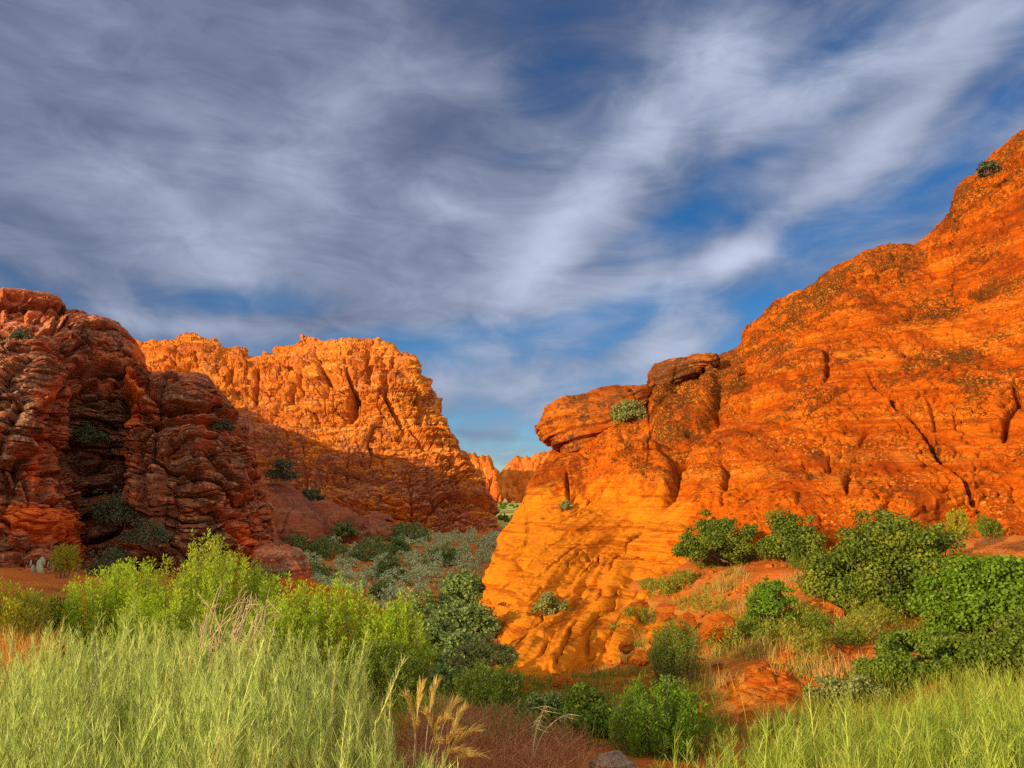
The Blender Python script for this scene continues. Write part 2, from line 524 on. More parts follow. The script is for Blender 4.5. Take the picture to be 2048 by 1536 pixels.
M_redrock = rock_mat('sandstone_red', col(0.56, 0.125, 0.007), col(0.62, 0.18, 0.010), col(0.36, 0.05, 0.005), col(0.68, 0.28, 0.04),
                     col(0.10, 0.045, 0.02), tilt=(0, math.radians(25), 0), strata=7.0, speck=9, dark_amt=0.3, pale_amt=0.3, bump=0.8, bscale=2.5)
M_stone = rock_mat('lichen_stone', col(0.42, 0.28, 0.18), col(0.50, 0.30, 0.18), col(0.16, 0.09, 0.06), col(0.75, 0.68, 0.52),
                   col(0.045, 0.03, 0.025), strata=8, speck=22, dark_amt=0.5, pale_amt=0.95, bump=0.8, bscale=5)

# ------------------------------------------------------------------ terrain
TP = [(-6, 0, .1), (0, 0, 0), (6, 0, .1), (0, -12, .5), (-14, -12, .6), (14, -12, .8), (-3, 4, 0.02), (0.2, 5, 0.0), (3, 5, -.05), (6, 6, .0),
      (-6, 7, -.1), (-2, 8, -.35), (0.8, 9, -.75), (2.5, 10, -1.15), (5, 10, -1.0), (9, 9, -.3), (-9, 12, -.4), (-3, 13, -1.15),
      (0.4, 15, -1.75), (2.6, 13, -1.45), (6, 14, -1.2), (11, 13, -.6), (10.4, 26.5, .15), (6.6, 27, -.35), (5.4, 18, -1.15), (9.0, 19, -.80), (8.4, 16, -1.3),
      (13.5, 22, 0.0), (11.5, 17.5, -.9), (3.4, 18.5, -1.75), (-4, 25, -2.4), (-1.5, 31, -2.7), (-8, 40, -2.9), (-6, 52, -2.85), (-14, 62, -2.6), (-11, 80, -2.1),
      (-3, 78, -2.2), (-18, 36, -1.6), (-19, 29, -.7), (-16, 20, -.6), (-20, 10, 0.0), (-30, 0, .5), (-30, 60, -1), (-30, 90, -1), (0, 105, -2.4),
      (20, 60, 1), (30, 30, 2), (0, 140, -2.0), (-60, 140, 0), (60, 140, 2), (0, 200, -1.0), (25, 0, 1), (-2, 20, -1.9), (1.2, 22, -2.6), (2.4, 21, -2.35), (3.6, 22, -1.85), (5.2, 24, -1.1), (-0.3, 19, -2.3)]
_tz = tps_fit([(a / 20, b / 20) for a, b, c in TP], [c for a, b, c in TP], 1e-3)


def ground_z(x, y, bumps=True):
    x, y = np.broadcast_arrays(np.asarray(x, float), np.asarray(y, float))
    sh = x.shape
    x, y = x.ravel(), y.ravel()
    r = np.hypot(x, y)
    z = _tz(np.stack([x, y], -1) / 20) * (1 - sstep(140, 330, r))
    z = np.where(r > 330, 0, z)
    if bumps:
        p = np.stack([x, y, np.zeros_like(x)], -1)
        a = sstep(1.5, 12, r)
        z = z + a * (0.16 * fbm(p * 0.35, 3, 5) + 0.07 * fbm(p * 1.4, 3, 8))
        # small rises and gullies on the stony slope at the right
        sl = sstep(3, 6, x) * (1 - sstep(28, 36, y)) * sstep(11, 14, y)
        z = z + sl * 0.22 * (ridged(p * np.array([0.35, 0.6, 1]), 3, 40) - 0.5)
    return z.reshape(sh)


def gz(x, y):
    return float(ground_z(np.array([x]), np.array([y]))[0])


_Ys = np.exp(np.linspace(math.log(1.2), math.log(200), 900))


def ground_hit(px, py):
    """distance (world Y) where the line of sight through a photo pixel first meets the ground"""
    P = unproj(px, py, _Ys)
    g = ground_z(P[:, 0], P[:, 1])
    k = np.argmax(P[:, 2] < g)
    return P[k] if P[k, 2] < g[k] else None


def build_ground():
    th = np.concatenate([np.linspace(-180, -42, 60, endpoint=False), np.linspace(-42, 42, 560), np.linspace(42, 180, 61)[1:]])
    th = np.radians(th)
    r = np.concatenate([[0.0], np.exp(np.linspace(math.log(0.6), math.log(9000), 620))])
    R, T = np.meshgrid(r, th, indexing='ij')
    x, y = R * np.sin(T), R * np.cos(T)
    z = ground_z(x, y)
    V = np.stack([x, y, z], -1).reshape(-1, 3)
    F = grid_faces(len(r), len(th))[:, ::-1]
    m, N = new_mat('red_soil')
    co = N.n('ShaderNodeTexCoord').outputs['Object']
    big = N.noise(co, 0.35, 6, 0.6)
    c = N.mix(N.ramp(big, 0.4, 0.62), col(0.52, 0.125, 0.014), col(0.62, 0.21, 0.022))
    c = N.mix(N.m('MULTIPLY', N.ramp(N.noise(co, 1.6, 6, 0.7), 0.52, 0.68), 0.7), c, col(0.26, 0.07, 0.02))
    # dead stems and litter
    c = N.mix(N.m('MULTIPLY', N.ramp(N.noise(co, 3.5, 8, 0.75), 0.53, 0.66), 0.75), c, col(0.34, 0.21, 0.09))
    st = N.noise(co, 14, 4, 0.6)
    c = N.mix(N.m('MULTIPLY', N.ramp(st, 0.62, 0.68), 0.5), c, col(0.55, 0.32, 0.14))
    # meadow far up the valley
    xyz = N.n('ShaderNodeSeparateXYZ', {0: co})
    far = N.ramp(xyz.outputs[1], 105.0, 125.0)
    g = N.mix(N.ramp(N.noise(co, 0.11, 5, 0.65), 0.4, 0.6), col(0.34, 0.34, 0.05), col(0.62, 0.54, 0.12))
    c = N.mix(far, c, g)
    h = N.m('ADD', N.noise(co, 3.0, 8, 0.7), N.m('MULTIPLY', st, 0.2))
    bp = N.n('ShaderNodeBump', {'Strength': 0.8, 'Distance': 0.12, 'Height': h})
    bs = N.n('ShaderNodeBsdfPrincipled', {'Base Color': c, 'Roughness': 0.95, 'Specular IOR Level': 0.1, 'Normal': bp.outputs[0]})
    N.n('ShaderNodeOutputMaterial', {'Surface': bs.outputs[0]})
    o = link_mesh('ground', V, F, m)
    tag(o, 'red sandy desert ground with dry litter running up the valley', 'ground', kind='structure')


build_ground()


# ------------------------------------------------------------------ rock sheets
def resample(curve, n):
    c = np.asarray(curve, float)
    s = np.concatenate([[0], np.cumsum(np.hypot(np.diff(c[:, 0]), np.diff(c[:, 1])))])
    q = np.linspace(0, s[-1], n)
    return np.interp(q, s, c[:, 0]), np.interp(q, s, c[:, 1])


def normals(G):
    du = np.gradient(G, axis=1)
    dv = np.gradient(G, axis=0)
    n = np.cross(du, dv)
    n /= np.linalg.norm(n, axis=-1, keepdims=True) + 1e-12
    return n


def sheet(name, top, bot, depth, nx, ny, mat, disp, R=2.0, round_px=60, back=30.0, back_fn=None, nb=46, lichen=None, lam=1e-3, back_dir=None, damp=0.4, smooth=True, nblend=0.0):
    """a rock mass: its visible face with real distances, rounded over the top and carried back behind the crest"""
    ev = tps_fit([(a / 400, b / 400) for a, b, c in depth], [math.log(c) for a, b, c in depth], lam)
    xs, yt = resample(top, nx)
    b = np.asarray(bot, float)
    yb = np.interp(xs, b[:, 0], b[:, 1])
    t = np.linspace(0, 1, ny) ** 0.9
    X = np.broadcast_to(xs, (ny, nx)).copy()
    Yp = yb[None] + (yt - yb)[None] * t[:, None]
    D = np.exp(ev(np.stack([X.ravel(), Yp.ravel()], -1) / 400)).reshape(ny, nx)
    q = np.clip((Yp - yt[None]) / round_px, 0, 1)
    D = D + R * (1 - np.sqrt(np.clip(1 - (1 - q) ** 2, 0, 1)))
    Fr = unproj(X, Yp, D)
    e = Fr[-1]
    dirh = e[:, :2] - EYE[:2]
    dirh = dirh / np.linalg.norm(dirh, axis=1, keepdims=True)
    if back_dir is not None:
        dirh = dirh * 0 + np.array(back_dir) / np.linalg.norm(back_dir)
    s = back * (np.linspace(0, 1, nb + 1)[1:] ** 2.0)
    B = np.zeros((nb, nx, 3))
    for k, sk in enumerate(s):
        B[k, :, :2] = e[:, :2] + dirh * sk
        B[k, :, 2] = e[:, 2] + (back_fn(sk, xs, e) if back_fn else -0.25 * sk)
    G = np.concatenate([Fr, B], 0)
    PX = np.concatenate([X, np.broadcast_to(X[-1], (nb, nx))], 0)
    PY = np.concatenate([Yp, np.broadcast_to(Yp[-1] - 1, (nb, nx))], 0)
    nr = normals(G)
    if (nr[ny // 2, nx // 2] @ (EYE - G[ny // 2, nx // 2])) < 0:
        nr = -nr
    if nblend > 0:      # weathering works on the face as a whole, not on every bend of it
        out = (EYE - G) * np.array([1.0, 1.0, 0.0])
        nr = unit(nr * (1 - nblend) + unit(out) * nblend)
    d = disp(G.reshape(-1, 3), PX.ravel(), PY.ravel(), D=None).reshape(G.shape[:2])
    d = d * (damp + (1 - damp) * sstep(0, 55, PY - np.concatenate([np.broadcast_to(yt, (ny, nx)), np.broadcast_to(yt, (nb, nx))], 0)))
    G = G + nr * d[..., None]
    at_ = {'lichen': lichen(PX.ravel(), PY.ravel())} if lichen else None
    F = grid_faces(ny + nb, nx)
    return link_mesh(name, G.reshape(-1, 3), F, mat, attrs=at_, smooth=smooth)


def cracks(px, py, lst):
    """crevices: (polyline in photo pixels, half width px, depth m), fading at the ends"""
    o = np.zeros(px.shape)
    for poly, w, dep in lst:
        d, t = pl_dist(px, py, poly)
        near = d < 6 * w
        fade = np.clip(np.minimum(t, 1 - t) * 8, 0.25, 1)
        o = np.where(near, o - dep * fade * np.exp(-(d / w) ** 2), o)
    return o


def wob(px, py, p, amp, sc, seed):
    return px + amp * perlin(p * sc, seed), py + amp * perlin(p * sc + 50, seed + 1)


def slits(p, w, seed, fr=1.3, st=0.22, wd=0.04, lo=0.1, mf=0.3):
    """narrow broken clefts running along the bedding"""
    q = perlin(np.stack([w * fr, p[:, 0] * st, p[:, 1] * st], -1) + 0.15 * perlin(p * 1.3, seed + 9)[:, None], seed)
    return np.exp(-(q / wd) ** 2) * sstep(lo, lo + 0.15, perlin(p * mf + 5, seed + 1))


def beds(p, w, fr, seed, stretch=0.12, sharp=0.7):
    q = np.stack([w * fr, p[:, 0] * stretch, p[:, 1] * stretch], -1)
    n = perlin(q, seed)
    return np.sign(n) * np.abs(n) ** sharp


# ---- right massif
R_TOP = [(946, 1300), (950, 1262), (958, 1225), (968, 1180), (976, 1140), (980, 1105), (992, 1078), (1010, 1052), (1030, 1030), (1046, 1008), (1054, 975), (1070, 945), (1090, 920),
         (1110, 890), (1150, 850), (1200, 815), (1296, 790), (1300, 770), (1360, 745), (1430, 716), (1462, 702), (1480, 690), (1496, 660), (1520, 637), (1552, 606), (1600, 586),
         (1630, 568), (1660, 546), (1700, 520), (1730, 507), (1780, 497), (1818, 491), (1830, 489), (1858, 465), (1890, 440), (1903, 422), (1908, 400), (1926, 370), (1955, 338), (1990, 308),
         (2020, 284), (2048, 264), (2120, 215), (2300, 100), (2700, -50)]
R_BOT = [(946, 1310), (1000, 1400), (1060, 1440), (1200, 1400), (1300, 1360), (1370, 1270), (1420, 1220), (1700, 1260), (1900, 1270), (2100, 1300), (2700, 1350)]
R_DEP = [(950, 1280, 27), (975, 1190, 31), (980, 1110, 36), (1010, 1055, 41), (1050, 1000, 46), (1070, 945, 52), (1110, 890, 56), (1200, 815, 60), (1300, 775, 60), (1430, 716, 62),
         (1480, 690, 62), (1600, 586, 63), (1720, 508, 63), (1830, 489, 62), (1910, 400, 62), (2048, 264, 60), (2300, 100, 56), (2700, -50, 50),
         (1000, 1380, 17.5), (1060, 1420, 15.5), (1200, 1390, 16), (1300, 1350, 17), (1370, 1265, 20.0), (1420, 1215, 23.6), (1700, 1255, 23.5), (1900, 1265, 22.5), (2100, 1300, 21), (2700, 1350, 17),
         (1050, 1300, 20.5), (1150, 1200, 26.5), (1250, 1120, 31), (1150, 1080, 34), (1280, 1030, 35), (1100, 1000, 42), (1200, 950, 43), (1240, 880, 45), (1300, 900, 43), (1380, 1050, 29.5),
         (1400, 900, 39), (1420, 800, 49), (1550, 1020, 28), (1560, 850, 36), (1580, 700, 48), (1700, 1000, 27), (1720, 800, 36), (1740, 620, 48), (1850, 950, 28), (1880, 760, 36),
         (1900, 550, 50), (2040, 1000, 26), (2048, 800, 32), (2048, 560, 42), (2048, 400, 51)]
R_CRACK = [([(1340, 975), (1325, 1000), (1290, 1040), (1268, 1080), (1258, 1110)], 5, 1.0),
           ([(1372, 905), (1352, 935), (1340, 975), (1322, 1010)], 6, 1.3),
           ([(1735, 745), (1790, 805), (1840, 858), (1890, 915), (1935, 965), (1965, 1025)], 4.5, 0.7),
           ([(1170, 900), (1140, 940), (1137, 1000)], 4, 0.6), ([(1160, 905), (1200, 885), (1240, 860), (1290, 855)], 7, 0.9),
           ([(1665, 690), (1655, 730), (1645, 765)], 4, 0.5), ([(1700, 935), (1685, 960), (1690, 990)], 4, 0.5),
           ([(2030, 765), (2035, 800), (2012, 835), (2006, 880)], 5, 0.7), ([(1445, 915), (1452, 950), (1448, 985)], 5, 0.5),
           ([(1795, 630), (1860, 612), (1920, 595), (2000, 580), (2060, 570)], 5, 0.9),
           ([(1560, 835), (1620, 815), (1670, 785), (1710, 762)], 4, 0.5), ([(1440, 720), (1400, 760), (1360, 790), (1300, 850)], 6, 0.7),
           ([(1520, 660), (1600, 640), (1660, 620)], 6, 0.8), ([(1760, 540), (1830, 520), (1900, 470)], 5, 0.6),
           ([(1870, 880), (1900, 875)], 5, 0.6), ([(1440, 775), (1430, 830), (1400, 850), (1360, 870)], 5, 0.7),
           ([(1700, 560), (1780, 525), (1815, 500)], 6, 0.7), ([(1920, 420), (1990, 360), (2048, 330)], 6, 0.7),
           ([(1230, 1130), (1300, 1110), (1360, 1105)], 3.5, 0.35), ([(1060, 1230), (1120, 1190), (1200, 1160)], 3.5, 0.4),
           ([(1110, 1260), (1200, 1225), (1290, 1195)], 3.5, 0.4)]
R_VARN = [[(1300, 745), (1430, 712), (1440, 735), (1390, 790), (1340, 860), (1300, 870)], [(1390, 720), (1500, 690), (1490, 740), (1400, 830), (1350, 870), (1340, 920), (1300, 880)],
          [(1500, 660), (1660, 545), (1830, 490), (1820, 520), (1700, 570), (1600, 640)], [(1235, 870), (1290, 870), (1295, 940), (1240, 950)],
          [(1500, 690), (1590, 690), (1580, 730), (1510, 740)], [(1800, 630), (2048, 565), (2048, 590), (1830, 640)], [(1915, 690), (1950, 690), (1960, 850), (1925, 850)],
          [(1920, 370), (2048, 270), (2048, 350), (1900, 440)], [(1240, 700), (1280, 690), (1280, 850), (1240, 850)]]


def R_disp(p, px, py, D=None):
    wx, wy = wob(px, py, p, 9, 0.45, 3)
    slab = sstep(1420, 1340, px) * sstep(900, 1000, py)
    w = p[:, 2] - 0.45 * p[:, 0] + 0.06 * p[:, 1] + 0.9 * perlin(p * 0.13, 21)
    d = 0.50 * fbm(p * 0.14, 2, 1)
    d += 0.09 * (1 - slab) * beds(p, w, 0.75, 4) + 0.05 * (1 - slab) * beds(p, w, 2.1, 5) + 0.02 * beds(p, w, 5.0, 6)
    ws = p[:, 2] - 0.58 * p[:, 0] + 0.02 * p[:, 1] + 0.5 * perlin(p * 0.10, 27)
    d += slab * (0.28 * beds(p, ws, 0.9, 104, 0.03, 0.5) + 0.20 * beds(p, ws, 2.3, 105, 0.04, 0.5) + 0.11 * beds(p, ws, 5.5, 106, 0.06, 0.6))
    d += 0.12 * fbm(p * 1.1, 4, 9) + 0.07 * fbm(p * 3.4, 3, 79)
    pit = perlin(p * np.array([1.5, 1.5, 1.1]) + 11, 35)
    wall = 1 - slab
    d += wall * (blocks(p, (0.24, 0.24, 0.36), 201, 0.16, 0.10, 0.10, 0.03) * sstep(-0.05, 0.2, perlin(p * 0.08, 202)) + blocks(p, (0.8, 0.8, 1.3), 203, 0.10, 0.05, 0.05, 0.04))
    d -= 0.16 * (1 - 0.8 * slab) * sstep(0.30, 0.50, pit) * sstep(-0.1, 0.25, perlin(p * 0.22, 36))
    # shallow scars and flakes on the steep wall
    sc = ridged(p * np.array([0.9, 0.9, 0.5]), 3, 31)
    d -= 0.20 * sstep(0.70, 0.90, sc) * (1 - 0.9 * slab)
    f1, f2, ce = voronoi(p * np.array([0.33, 0.33, 0.5]) + 0.5 * fbm(p * 0.4, 2, 14)[:, None], 7)
    d += 0.28 * (1 - 0.8 * slab) * (ce - 0.5) * sstep(0.03, 0.14, f2 - f1) * sstep(0.0, 0.35, perlin(p * 0.09, 66) + 0.12)
    d -= 0.30 * (1 - slab) * slits(p, w, 151, 1.5, 0.20, 0.045, 0.12, 0.35)
    d -= 0.22 * (1 - slab) * slits(p, w, 153, 3.6, 0.5, 0.05, 0.10, 0.5)
    d -= 0.36 * slab * slits(p, ws, 157, 1.6, 0.06, 0.05, -0.06, 0.25)
    d -= 0.22 * slab * slits(p, ws, 158, 4.0, 0.12, 0.07, -0.06, 0.35)
    d -= 0.30 * slits(p, p[:, 0] * 0.8 - 0.5 * p[:, 2], 155, 1.1, 0.16, 0.030, 0.22, 0.3)
    # broken ledges near the crest
    crest = np.zeros_like(d)
    yt = np.interp(px, [a for a, b in R_TOP], [b for a, b in R_TOP])
    near = sstep(150, 10, py - yt) * sstep(1290, 1330, px)
    f1, f2, ce = voronoi(np.stack([p[:, 0] * 0.4, p[:, 1] * 0.4, w * 1.2], -1), 17)
    d += near * (1.0 * (ce - 0.45) * sstep(0.0, 0.08, f2 - f1) + blocks(np.stack([p[:, 0], p[:, 1], w], -1), (0.5, 0.5, 1.5), 207, 0.25, 0.25, 0.15, 0.04))
    d += 1.35 * cracks(wx, wy, R_CRACK)
    # the dark recess and panel under the overhang
    d -= 0.9 * poly_mask(wx, wy, [(1165, 905), (1240, 868), (1300, 860), (1300, 890), (1230, 905), (1190, 935)], 10)
    d += 0.6 * poly_mask(wx, wy, [(1130, 990), (1145, 930), (1200, 900), (1290, 880), (1350, 930), (1330, 970), (1200, 985)], 12)
    d += 0.5 * poly_mask(wx, wy, [(1640, 562), (1720, 505), (1820, 486), (1826, 512), (1700, 572)], 6)
    d += 0.5 * poly_mask(wx, wy, [(1904, 424), (1925, 368), (2060, 255), (2060, 325), (1945, 405)], 6)
    d += 0.6 * poly_mask(wx, wy, [(1494, 668), (1520, 633), (1602, 583), (1622, 602), (1540, 652)], 6)
    d -= 0.3 * poly_mask(wx, wy, [(1826, 495), (1862, 468), (1900, 438), (1902, 452), (1850, 500)], 6)
    d += 0.7 * poly_mask(wx, wy, [(1300, 745), (1440, 715), (1440, 800), (1390, 860), (1330, 870), (1300, 850)], 8)
    return d


def R_lich(px, py):
    o = np.zeros(px.shape)
    for pg in R_VARN:
        o = np.maximum(o, poly_mask(px, py, pg, 40))
    sl = sstep(1440, 1330, px) * sstep(930, 1020, py)
    return 1.15 * o - 0.75 * sl


tag(sheet('sandstone_cliff', R_TOP, R_BOT, R_DEP, 820, 720, M_right, R_disp, R=2.6, round_px=50, back=45, back_fn=lambda s, x, e: -0.30 * s, lichen=R_lich),
    'huge sunlit orange sandstone slope rising to the upper right corner', 'cliff', 'sandstone cliffs around the canyon')

# ---- sunlit butte across the valley
M_TOP = [(150, 720), (270, 684), (300, 688), (330, 682), (350, 668), (385, 661), (400, 668), (412, 676), (430, 676), (446, 690), (462, 698), (470, 690), (488, 692), (496, 704), (515, 706), (528, 697),
         (540, 703), (552, 690), (570, 683), (590, 680), (604, 669), (628, 672), (648, 681), (680, 677), (705, 679), (735, 677), (760, 686), (785, 694), (800, 706), (825, 709), (836, 727), (843, 748), (864, 758),
         (872, 785), (884, 806), (892, 835), (903, 862), (916, 880), (930, 905), (942, 928), (958, 950), (972, 978), (985, 1003), (996, 1030), (1006, 1052), (1010, 1072)]
M_BOT = [(150, 1110), (600, 1110), (900, 1100), (1010, 1076)]
M_DEP = [(150, 720, 110), (270, 690, 118), (385, 665, 122), (480, 700, 120), (604, 675, 122), (740, 680, 119), (830, 715, 114), (885, 810, 108), (940, 930, 103), (1005, 1060, 98),
         (150, 1110, 90), (600, 1110, 88), (800, 1100, 92), (980, 1080, 95), (350, 760, 110), (450, 800, 105), (550, 780, 107), (600, 900, 98), (700, 800, 104), (700, 980, 94),
         (800, 850, 102), (800, 980, 95), (880, 950, 98), (400, 950, 94), (690, 720, 108), (800, 750, 107)]
M_CR = [([(690, 720), (705, 770), (700, 830)], 6, 2.2), ([(775, 730), (765, 780), (800, 830), (810, 860)], 5, 1.6), ([(600, 740), (580, 800)], 5, 1.0), ([(640, 720), (650, 790)], 5, 1.0),
        ([(840, 770), (845, 850)], 5, 1.2), ([(900, 900), (925, 980), (950, 1040)], 4, 0.8), ([(740, 700), (740, 760)], 5, 1.0), ([(520, 720), (510, 800)], 5, 1.0),
        ([(450, 720), (480, 790)], 5, 1.0), ([(860, 950), (885, 1040)], 4, 0.8), ([(470, 730), (540, 725), (600, 740)], 5, 1.4), ([(400, 735), (350, 740)], 5, 1.2)]


def M_disp(p, px, py, D=None):
    wx, wy = wob(px, py, p, 8, 0.25, 3)
    w = p[:, 2] + 0.06 * p[:, 0] + 1.6 * perlin(p * 0.07, 21)
    d = 1.4 * fbm(p * 0.06, 2, 2)
    up = sstep(900, 760, py)
    q = np.stack([p[:, 0] * 0.24, p[:, 1] * 0.12, w * 0.50], -1) + 0.35 * fbm(p * 0.2, 2, 44)[:, None]
    pw = np.stack([p[:, 0], p[:, 1], w], -1)
    d += blocks(pw, (0.10, 0.08, 0.20), 211, 0.5, 0.55, 0.7, 0.03)
    d += blocks(pw, (0.30, 0.25, 0.62), 213, 0.26, 0.32, 0.40, 0.045) * (0.6 + 0.4 * up)
    d += blocks(pw, (0.70, 0.6, 1.5), 215, 0.12, 0.17, 0.18, 0.05)
    d += blocks(pw, (1.5, 1.3, 2.8), 217, 0.08, 0.11, 0.08, 0.08)
    d += 0.65 * beds(p, w, 0.50, 4, 0.04, 0.5) + 0.42 * beds(p, w, 1.2, 5, 0.07, 0.6) + 0.20 * beds(p, w, 2.8, 6) + 0.12 * fbm(p * 2.2, 2, 77)
    # slanting slabs in the lower half
    w2 = p[:, 2] + 0.45 * p[:, 0] + 1.2 * perlin(p * 0.08, 25)
    d += (1 - up) * (0.40 * beds(p, w2, 0.5, 14) + 0.22 * beds(p, w2, 1.3, 15))
    v = perlin(np.stack([p[:, 0] * 0.20, p[:, 1] * 0.20, p[:, 2] * 0.03], -1) + 0.3 * perlin(p * 0.3, 8)[:, None], 12)
    d -= 0.8 * sstep(0.07, 0.0, np.abs(v)) * up
    d += 0.12 * fbm(p * 0.9, 3, 9)
    yt = np.interp(px, [a for a, b in M_TOP], [b for a, b in M_TOP])
    crest = sstep(28, 2, py - yt)
    f1, f2, ce = voronoi(p * np.array([0.5, 0.5, 0.6]), 23)
    d += crest * 0.30 * (np.sqrt(np.clip(f2 - f1, 0, 1)) * 1.6 - 0.7)
    d -= 0.75 * slits(p, w, 161, 0.8, 0.10, 0.06, -0.05, 0.12)
    d -= 0.45 * slits(p, w, 163, 1.9, 0.20, 0.07, -0.05, 0.2)
    d -= 0.60 * slits(p, p[:, 0] + 0.25 * p[:, 2], 165, 0.45, 0.07, 0.045, 0.0, 0.12)
    d -= 0.35 * slits(p, p[:, 0] - 0.2 * p[:, 2], 167, 1.1, 0.15, 0.05, 0.0, 0.2)
    return d + 1.5 * cracks(wx, wy, M_CR)


def M_shade(px, py):
    # shade painted in brown on the lower slopes, following the shadow line
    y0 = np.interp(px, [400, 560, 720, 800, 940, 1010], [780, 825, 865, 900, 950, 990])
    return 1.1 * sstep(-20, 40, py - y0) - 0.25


tag(sheet('sandstone_butte', M_TOP, M_BOT, M_DEP, 640, 480, M_mid, M_disp, R=3, round_px=30, back=40, back_fn=lambda s, x, e: -0.35 * s, lichen=M_shade, smooth=False, damp=0.5),  # the lichen attribute carries the butte's painted shade here
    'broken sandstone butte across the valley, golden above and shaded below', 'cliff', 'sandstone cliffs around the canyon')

# ---- shaded cliff on the left
L_TOP = [(-2400, 800), (-1800, 640), (-1200, 535), (-700, 585), (-300, 610), (-60, 574), (0, 578), (60, 584), (100, 591), (122, 602), (126, 622), (160, 628), (196, 635), (222, 648), (246, 668), (262, 688),
         (280, 706), (292, 728), (300, 745), (340, 742), (380, 744), (410, 752), (428, 775), (448, 795), (464, 815), (478, 830), (496, 836), (505, 856), (512, 900), (522, 935), (534, 962),
         (536, 1000), (530, 1010)]
L_TOP = [(a, b) for a, b in L_TOP[:-2]] + [(545, 1005), (552, 1060), (556, 1110)]
L_BOT = [(-2400, 1900), (-1200, 1450), (-300, 1230), (0, 1190), (300, 1190), (480, 1175), (556, 1150)]
L_DEP = [(-2400, 800, 10.5), (-2400, 1700, 9), (-1800, 640, 14), (-1800, 1500, 12), (-1200, 535, 20), (-1200, 1350, 17), (-700, 585, 30), (-700, 1280, 23), (-300, 600, 42), (-300, 1200, 28),
         (0, 580, 52), (0, 680, 40), (0, 760, 35), (0, 1000, 32), (0, 1160, 30), (80, 700, 38), (90, 820, 34.5), (100, 1000, 33), (130, 1150, 31.5),
         (125, 610, 54), (196, 640, 52), (150, 700, 47), (262, 690, 53), (200, 780, 46), (180, 900, 45), (190, 1050, 43), (210, 1150, 41), (285, 730, 52),
         (300, 750, 47), (260, 800, 43), (280, 950, 41), (330, 850, 43), (400, 750, 50), (350, 1000, 40), (350, 1150, 38), (460, 820, 54), (430, 900, 47), (420, 1050, 42), (450, 1150, 40),
         (505, 870, 58), (500, 1000, 49), (500, 1140, 43), (530, 960, 58), (552, 1080, 51)]
L_CR = [([(245, 760), (240, 850), (255, 950), (250, 1050)], 9, 2.0), ([(100, 790), (85, 860), (100, 930), (85, 1010)], 9, 0.9), ([(155, 640), (100, 670), (60, 690), (40, 680)], 6, 1.0),
        ([(285, 800), (330, 830), (400, 835), (420, 820)], 7, 1.3), ([(130, 745), (200, 750), (260, 745)], 7, 1.1), ([(390, 900), (430, 960), (500, 1010)], 7, 1.0),
        ([(330, 880), (380, 920), (400, 990)], 6, 0.8), ([(60, 700), (110, 720), (160, 700)], 6, 0.8), ([(440, 840), (445, 900), (460, 940)], 6, 0.9), ([(120, 620), (110, 680), (120, 740)], 6, 1.0),
        ([(30, 900), (60, 990), (150, 1010)], 7, 0.7), ([(300, 860), (290, 930), (310, 1010)], 6, 0.8), ([(400, 1010), (450, 1060), (490, 1100)], 7, 0.8)]
L_LICH = [[(-400, 700), (60, 690), (120, 760), (70, 840), (90, 900), (40, 990), (-400, 1000)], [(130, 800), (240, 760), (245, 900), (230, 1000), (140, 960)], [(300, 770), (420, 760), (470, 830), (420, 850), (310, 820)],
          [(120, 650), (200, 640), (270, 700), (290, 740), (200, 740), (140, 720)], [(300, 860), (400, 870), (480, 900), (480, 1000), (420, 1020), (310, 980)], [(280, 1010), (430, 1030), (480, 1120), (300, 1130)],
          [(0, 1060), (60, 1060), (60, 1140), (-200, 1140)], [(200, 1010), (270, 1040), (300, 1150), (200, 1150)]]
L_BARE = [[(60, 780), (110, 765), (105, 800), (62, 840)], [(70, 850), (105, 890), (95, 970), (60, 960)], [(245, 765), (290, 770), (280, 860), (250, 850)], [(380, 860), (420, 900), (400, 910), (375, 880)],
          [(10, 1010), (180, 1020), (190, 1090), (20, 1070)], [(470, 1040), (505, 1070), (500, 1110), (475, 1080)], [(250, 900), (270, 920), (260, 960), (245, 940)], [(250, 660), (300, 720), (290, 745), (255, 735)]]


L_BLOCK = [([(245, 752), (330, 745), (420, 748), (468, 815), (470, 838), (425, 862), (300, 850)], 1.5, 5), ([(248, 840), (300, 850), (335, 900), (330, 1010), (300, 1120), (262, 1120), (250, 950)], 1.1, 6),
           ([(135, 790), (238, 755), (244, 1100), (205, 1160), (190, 1050), (140, 960)], -1.3, 8), ([(-10, 700), (60, 690), (118, 730), (108, 800), (62, 835), (70, 905), (-10, 940)], 1.1, 6),
           ([(0, 575), (100, 588), (126, 606), (122, 624), (60, 640), (0, 640)], 0.8, 4),
           ([(62, 690), (90, 650), (160, 630), (230, 650), (285, 710), (275, 745), (130, 745)], 0.9, 6),
           ([(10, 600), (52, 605), (48, 650), (14, 652)], -0.8, 4), ([(350, 870), (470, 860), (505, 920), (515, 1000), (430, 1010), (370, 960)], 0.9, 7), ([(400, 1000), (500, 1040), (512, 1110), (470, 1110), (420, 1060)], 0.8, 6)]


